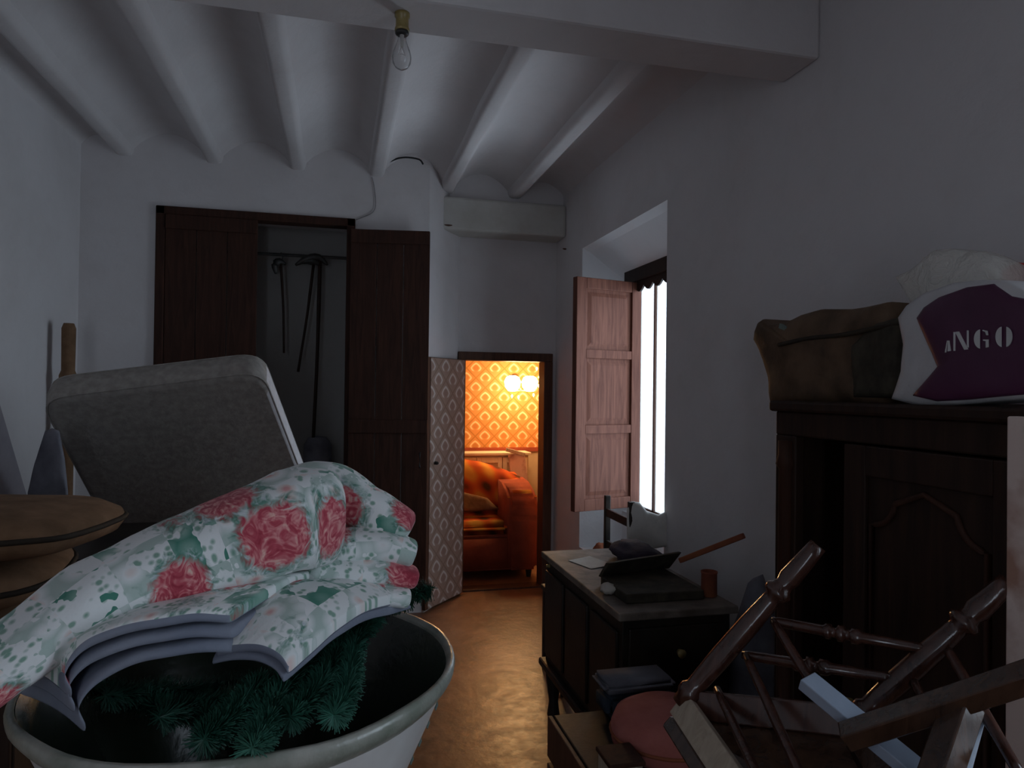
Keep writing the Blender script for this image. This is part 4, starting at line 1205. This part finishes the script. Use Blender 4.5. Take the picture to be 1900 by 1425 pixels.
dm = part('door', 'darkwood', (wx0 + .006, dy_a, .11), (wx0 + .02, dy_b, 1.43))
for a, b in (((wx0 - .006, dy_a, .11), (wx0 + .006, dy_a + .07, 1.43)), ((wx0 - .006, dy_b - .07, .11), (wx0 + .006, dy_b, 1.43)),
             ((wx0 - .006, dy_a + .07, .11), (wx0 + .006, dy_b - .07, .20)), ((wx0 - .006, dy_a + .07, 1.36), (wx0 + .006, dy_b - .07, 1.43))):
    part('door_frame', 'darkwood', a, b, dm, .003)
# raised arched panel moulding
ay0, ay1, az1 = dy_a + .085, dy_b - .085, 1.34
arc = [V((wx0 + .002, ay0, .22))] + [V((wx0 + .002, ay0, az1 - .09))]
for k in range(1, 9):
    t = k / 9 * math.pi / 2
    arc.append(V((wx0 + .002, ay0 + .07 * math.sin(t), az1 - .09 + .07 * (1 - math.cos(t)) + .0)))
arc += [V((wx0 + .002, (ay0 + ay1) / 2, az1))]
for k in range(8, 0, -1):
    t = k / 9 * math.pi / 2
    arc.append(V((wx0 + .002, ay1 - .07 * math.sin(t), az1 - .09 + .07 * (1 - math.cos(t)))))
arc += [V((wx0 + .002, ay1, az1 - .09)), V((wx0 + .002, ay1, .22))]
bm = nb(); tube(bm, arc + [arc[0]], .007, 8, cap=False); obj('panel_moulding', bm, 'cupwood', dm, smooth=True)
bm = nb(); tube(bm, [(wx0 - .03, dy_b - .035, .82), (wx0 - .006, dy_b - .035, .82)], [.014, .008], 10); obj('knob', bm, 'brass', dm)
part('shelf', 'darkwood', (wx0 + .03, wy0 + .022, .75), (wx1 - .015, wy1 - .022, .77))

pb = thing('pink_board', (1.14, .86, 0), 'peeling pinkish white board standing at the right edge beside the wardrobe', 'board')
part('plank', 'pinkboard', (1.135, .90, 0), (1.158, .982, 1.515), pb, .003)
part('cleat', 'pinkboard', (1.158, .90, .3), (1.178, .98, .38), pb, .003)

# ------------------------------------------------------------------ things on the wardrobe
sb = thing('leather_bag', (1.33, 1.5, wz), 'scuffed brown leather bag slumped on top of the wardrobe', 'bag')
X0 = 1.34
ol = [(1470, 750), (1468, 715), (1456, 670), (1438, 630), (1445, 600), (1455, 594), (1466, 603), (1490, 602), (1530, 586), (1570, 576), (1620, 576), (1660, 570), (1698, 563), (1706, 600), (1714, 680), (1700, 752)]
bm = nb(); puff(bm, [at_x(u, v, X0) for u, v in ol], V((-1, -.1, 0)), .14, .035, 4, .012)
obj('body', bm, 'leather', sb, smooth=True)
bm = nb(); puff(bm, [at_x(u, v, X0 - .075) for u, v in ((1640, 600), (1700, 585), (1712, 680), (1696, 738), (1600, 738), (1592, 640))], V((-1, -.1, 0)), .04, .02, 9, .008)
obj('front_pocket', bm, 'leatherdark', sb, smooth=True)
bm = nb(); tube(bm, resample([at_x(u, v, X0 - .108) for u, v in ((1445, 640), (1500, 628), (1560, 622), (1620, 610), (1700, 595))], 24), .006, 8); obj('seam', bm, 'brownpipe', sb, smooth=True)
bm = nb(); prism(bm, [at_x(u, v, X0 - .090) for u, v in ((1444, 622), (1450, 600), (1463, 606), (1459, 632), (1446, 634))], (-.006, 0, 0)); obj('corner_tag', bm, 'tick', sb)

pg = thing('shopping_bag', (1.26, 1.1, wz), 'full purple and white shopping bag lettered in silver on the wardrobe', 'bag')
XB = 1.255
ow = [(1683, 741), (1703, 690), (1706, 640), (1697, 590), (1712, 568), (1745, 545), (1800, 526), (1850, 521), (1900, 522), (1985, 560), (2010, 640), (2005, 738), (1900, 744), (1800, 753), (1740, 755)]
bm = nb(); puff(bm, [at_x(u, v, XB) for u, v in ow], V((-1, 0, 0)), .08, .018, 2, .004)
obj('white_plastic', bm, 'bagwhite', pg, smooth=True)
op = [(1700, 735), (1748, 682), (1735, 650), (1708, 590), (1722, 570), (1750, 551), (1800, 533), (1850, 527), (1885, 550), (1985, 570), (2000, 640), (1995, 725), (1900, 733), (1800, 742), (1745, 745)]
bm = nb(); puff(bm, [at_x(u, v, XB - .045) for u, v in op], V((-1, 0, 0)), .016, .014, 2, .003, back=False)
obj('purple_print', bm, 'purple', pg, smooth=True)
# stencil capitals, the first one foreshortened by the fold
XLt = XB - .045 - .008 - .0155
def ell(cx, cy, rx, ry, a0, a1, k=12): return [(cx + rx * math.cos(math.radians(a0 + (a1 - a0) * i / k)), cy - ry * math.sin(math.radians(a0 + (a1 - a0) * i / k))) for i in range(k + 1)]
letters = {
    'letter_a': [[(1754, 654), (1758, 632), (1759, 632), (1756, 654)], [(1759, 652), (1760, 632), (1762, 632), (1765, 651)]],
    'letter_n': [[(1770, 651), (1770, 616), (1773, 616), (1773, 651)], [(1773, 616), (1780, 615), (1797, 648), (1790, 649)], [(1795, 644), (1795, 613), (1798, 613), (1798, 645)]],
    'letter_g': [ell(1821, 629, 13, 18, 100, 260), [(1824, 612), (1833, 614), (1834, 622), (1831, 622), (1829, 616), (1824, 614)], [(1825, 630), (1835, 630), (1835, 644), (1830, 645), (1830, 633), (1825, 632)]],
    'letter_o': [ell(1861, 625, 13, 19, 100, 260), ell(1866, 625, 13, 19, 80, -80)],
}
for k, polys in letters.items():
    bm = nb()
    for pl in polys: prism(bm, [at_x(u, v, XLt) for u, v in pl], (-.0015, 0, 0))
    obj(k, bm, 'bagprint', pg)
bm = nb()
puff(bm, [at_x(u, v, 1.40) for u, v in ((1740, 735), (1715, 560), (1688, 516), (1715, 502), (1738, 490), (1765, 468), (1800, 466), (1850, 470), (1876, 484), (1890, 515), (1900, 735))], V((-1, -.1, .1)), .04, .06, 7, .02)
tag(obj('clear_plastic_bag', bm, 'film', smooth=True), 'crumpled translucent plastic bag behind the purple shopping bag', 'plastic bag')
bm = nb(); puff(bm, [at_x(u, v, 1.50) for u, v in ((1880, 500), (1905, 488), (1960, 495), (1970, 735), (1890, 735))], V((-1, 0, 0)), .05, .02, 3, .006)
tag(obj('red_package', bm, 'red', smooth=True), 'red package peeping out behind the bags at the right edge', 'package')

# ------------------------------------------------------------------ upturned chair with turned legs
uc = thing('upturned_chair', at(1400, 1400, 1.4) * 1, 'overturned chair with turned legs pointing up before the wardrobe', 'chair')
leg_prof = [(0, .020), (.04, .022), (.06, .028), (.09, .028), (.11, .021), (.15, .022), (.3, .0245), (.52, .0235), (.66, .020), (.685, .019), (.70, .029), (.725, .031), (.745, .022), (.765, .0195), (.80, .024), (.95, .020), (1, .019)]
leg_prof = [(t, r * .9) for t, r in leg_prof]
P1a, P1b = at(1262, 1305, 1.46), at(1518, 1012, 1.40)
P2a, P2b = at(1585, 1338, 1.30), at(1873, 1078, 1.235)
for a, b in ((P1a, P1b), (P2a, P2b)):
    bm = nb(); turned(bm, a, b, leg_prof, 20); obj('turned_leg', bm, 'chairwood', uc, smooth=True)
def ring_rail(p, q):
    bm = nb(); turned(bm, p, q, [(0, .008), (.05, .010), (.36, .0105), (.38, .015), (.41, .015), (.42, .010), (.45, .010), (.46, .016), (.50, .016), (.51, .010), (.54, .010), (.55, .0155), (.6, .015), (.62, .0105), (.95, .010), (1, .008)], 12)
    obj('turned_stretcher', bm, 'chairwood', uc, smooth=True)
ring_rail(at(1432, 1152, 1.425), at(1718, 1205, 1.265))
ring_rail(at(1378, 1215, 1.44), at(1655, 1258, 1.28))
for a, b in (((1435, 1152, 1.42), (1510, 1275, 1.28)), ((1384, 1216, 1.43), (1500, 1470, 1.16)), ((1330, 1278, 1.44), (1420, 1470, 1.18)),
             ((1752, 1195, 1.26), (1900, 1450, 1.02)), ((1690, 1255, 1.27), (1800, 1470, 1.05)), ):
    bm = nb(); turned(bm, at(*a), at(*b), [(0, .0075), (.1, .0085), (.5, .0095), (.9, .0085), (1, .0075)], 10); obj('side_spindle', bm, 'chairwood', uc, smooth=True)
# seat apron and seat board at the lower end of the legs
E1, E2 = at(1395, 1500, 1.20), at(1720, 1560, 1.04)
dn = (P1a - P1b).normalized()
bm = nb(); bar(bm, P1a + dn * .0, E1, .02, .055, dn); obj('side_apron', bm, 'palewood', uc, bevel=.003)  # pale colour stands for light falling on this apron
bm = nb(); bar(bm, P2a, E2, .02, .055, dn); obj('side_apron', bm, 'chairdark', uc, bevel=.003)
bm = nb(); bar(bm, P1a, P2a, .02, .055, dn); obj('front_apron', bm, 'chairwood', uc, bevel=.003)
bm = nb(); s_ = dn * .035; hexa(bm, [P1a + s_, P2a + s_, E2 + s_, E1 + s_, P1a + s_ * 1.8, P2a + s_ * 1.8, E2 + s_ * 1.8, E1 + s_ * 1.8]); obj('seat', bm, 'chairdark', uc, bevel=.004)
for E in (E1, E2):
    bm = nb(); bar(bm, E - dn * .02, V((E.x - .12, E.y + .05, .04)), .03, .035); obj('back_post', bm, 'chairdark', uc, bevel=.004)

# second chair frame with square section rails, in front of it
sc_ = thing('square_chair', at(1700, 1400, 1.1) * 1, 'dismantled chair frame of flat dark bars at the lower right corner', 'chair')
def sq(name, a, b, w, h, up, mat='chairdark'):
    bm = nb(); bar(bm, at(*a), at(*b), w, h, up); return obj(name, bm, mat, sc_, bevel=.003)
UPV = (CU + CF * -.4)
sq('top_rail', (1566, 1368, 1.16), (1960, 1238, 1.02), .036, .034, V((-.4, -.1, .9)))
bm = nb(); bar(bm, at(1802, 1322, 1.13), at(1752, 1500, 1.06), .042, .014, V((-.1, -.9, .35))); obj('sheen_slat', bm, 'skysheen', sc_, bevel=.002)  # added slat carrying the sky sheen of the leg as colour
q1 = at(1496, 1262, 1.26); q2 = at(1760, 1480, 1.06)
bm = nb(); bar(bm, q1, q2, .040, .022, V((-.04, -.4, .92))); obj('flat_rail', bm, 'skysheen', sc_, bevel=.002)  # sky reflection on the rail is in its colour
q1 = at(1790, 1300, 1.09); q2 = at(1712, 1530, 1.02)
bm = nb(); bar(bm, q1, V((q2.x, q2.y, q2.z)), .045, .04, V((.35, -.8, .4))); obj('square_leg', bm, 'chairdark', sc_, bevel=.003)
q3 = V((q2.x - .05, q2.y, .0))
bm = nb(); bar(bm, q2, q3, .04, .038, V((.7, -.7, 0))); obj('square_leg', bm, 'chairdark', sc_, bevel=.003)

# ------------------------------------------------------------------ crates and pouf behind the chairs
cr = thing('wooden_crate', (.83, 1.8, 0), 'dark slatted crate with a pink pouf on it below the desk', 'crate')
bm = nb(); box(bm, (.64, 1.60, .02), (.955, 2.02, .575)); obj('body', bm, 'black', cr, bevel=.004)
for i in range(4):
    z = .03 + i * .14
    bm = nb(); box(bm, (.62, 1.585, z), (.965, 1.60, z + .12)); obj('slat', bm, 'frame', cr, bevel=.003)
    bm = nb(); box(bm, (.625, 1.60, z), (.64, 2.03, z + .12)); obj('slat', bm, 'frame', cr, bevel=.003)
pf = thing('pink_pouf', (.88, 1.72, .58), 'round dusty pink velvet pouf between the desk and the upturned chair', 'pouf')
pc = V((.885, 1.765, .577))
bm = nb(); lathe(bm, [(0, pc.z), (.13, pc.z), (.15, pc.z + .02), (.152, pc.z + .06), (.14, pc.z + .09), (.10, pc.z + .112), (0, pc.z + .122)], pc.x, pc.y, 36); obj('cover', bm, 'pink', pf, smooth=True)
bm = nb(); lp = [V((pc.x + .152 * math.cos(a * math.pi / 18), pc.y + .152 * math.sin(a * math.pi / 18), pc.z + .045)) for a in range(36)]; tube(bm, lp + [lp[0]], .005, 6, cap=False); obj('piping', bm, 'rust', pf, smooth=True)
nv = thing('navy_folded_cloth', (.9, 2.05, .58), 'folded navy cloth behind the pink pouf', 'cloth')
bm = soft_box((.78, 1.93, .577), (1.0, 2.05, .655), .02); obj('lower_fold', bm, 'navy', nv, smooth=True)
bm = soft_box((.77, 1.925, .655), (1.0, 2.055, .690), .015); obj('upper_fold', bm, 'greycloth', nv, smooth=True)
wb = thing('wood_block', (.7, 1.65, .576), 'small brown wooden block left of the pink pouf', 'block')
part('block', 'palewood', (.66, 1.61, .577), (.745, 1.70, .625), wb, .004)
part('block_cap', 'cupwood', (.655, 1.605, .625), (.75, 1.705, .637), wb, .003)
pc_ = thing('pale_crate', (1.06, 1.5, 0), 'pale wooden slatted crate seen through the upturned chair', 'crate')
part('body', 'darkwood', (.99, 1.14, .02), (1.155, 1.60, .66), pc_)
for i in range(5):
    y = 1.135 + i * .095
    part('slat', 'palewood', (.98, y, .66), (1.165, y + .085, .678), pc_, .003)
for i in range(4):
    z = .04 + i * .155
    part('slat', 'palewood', (.975, 1.135, z), (.99, 1.605, z + .13), pc_, .003)
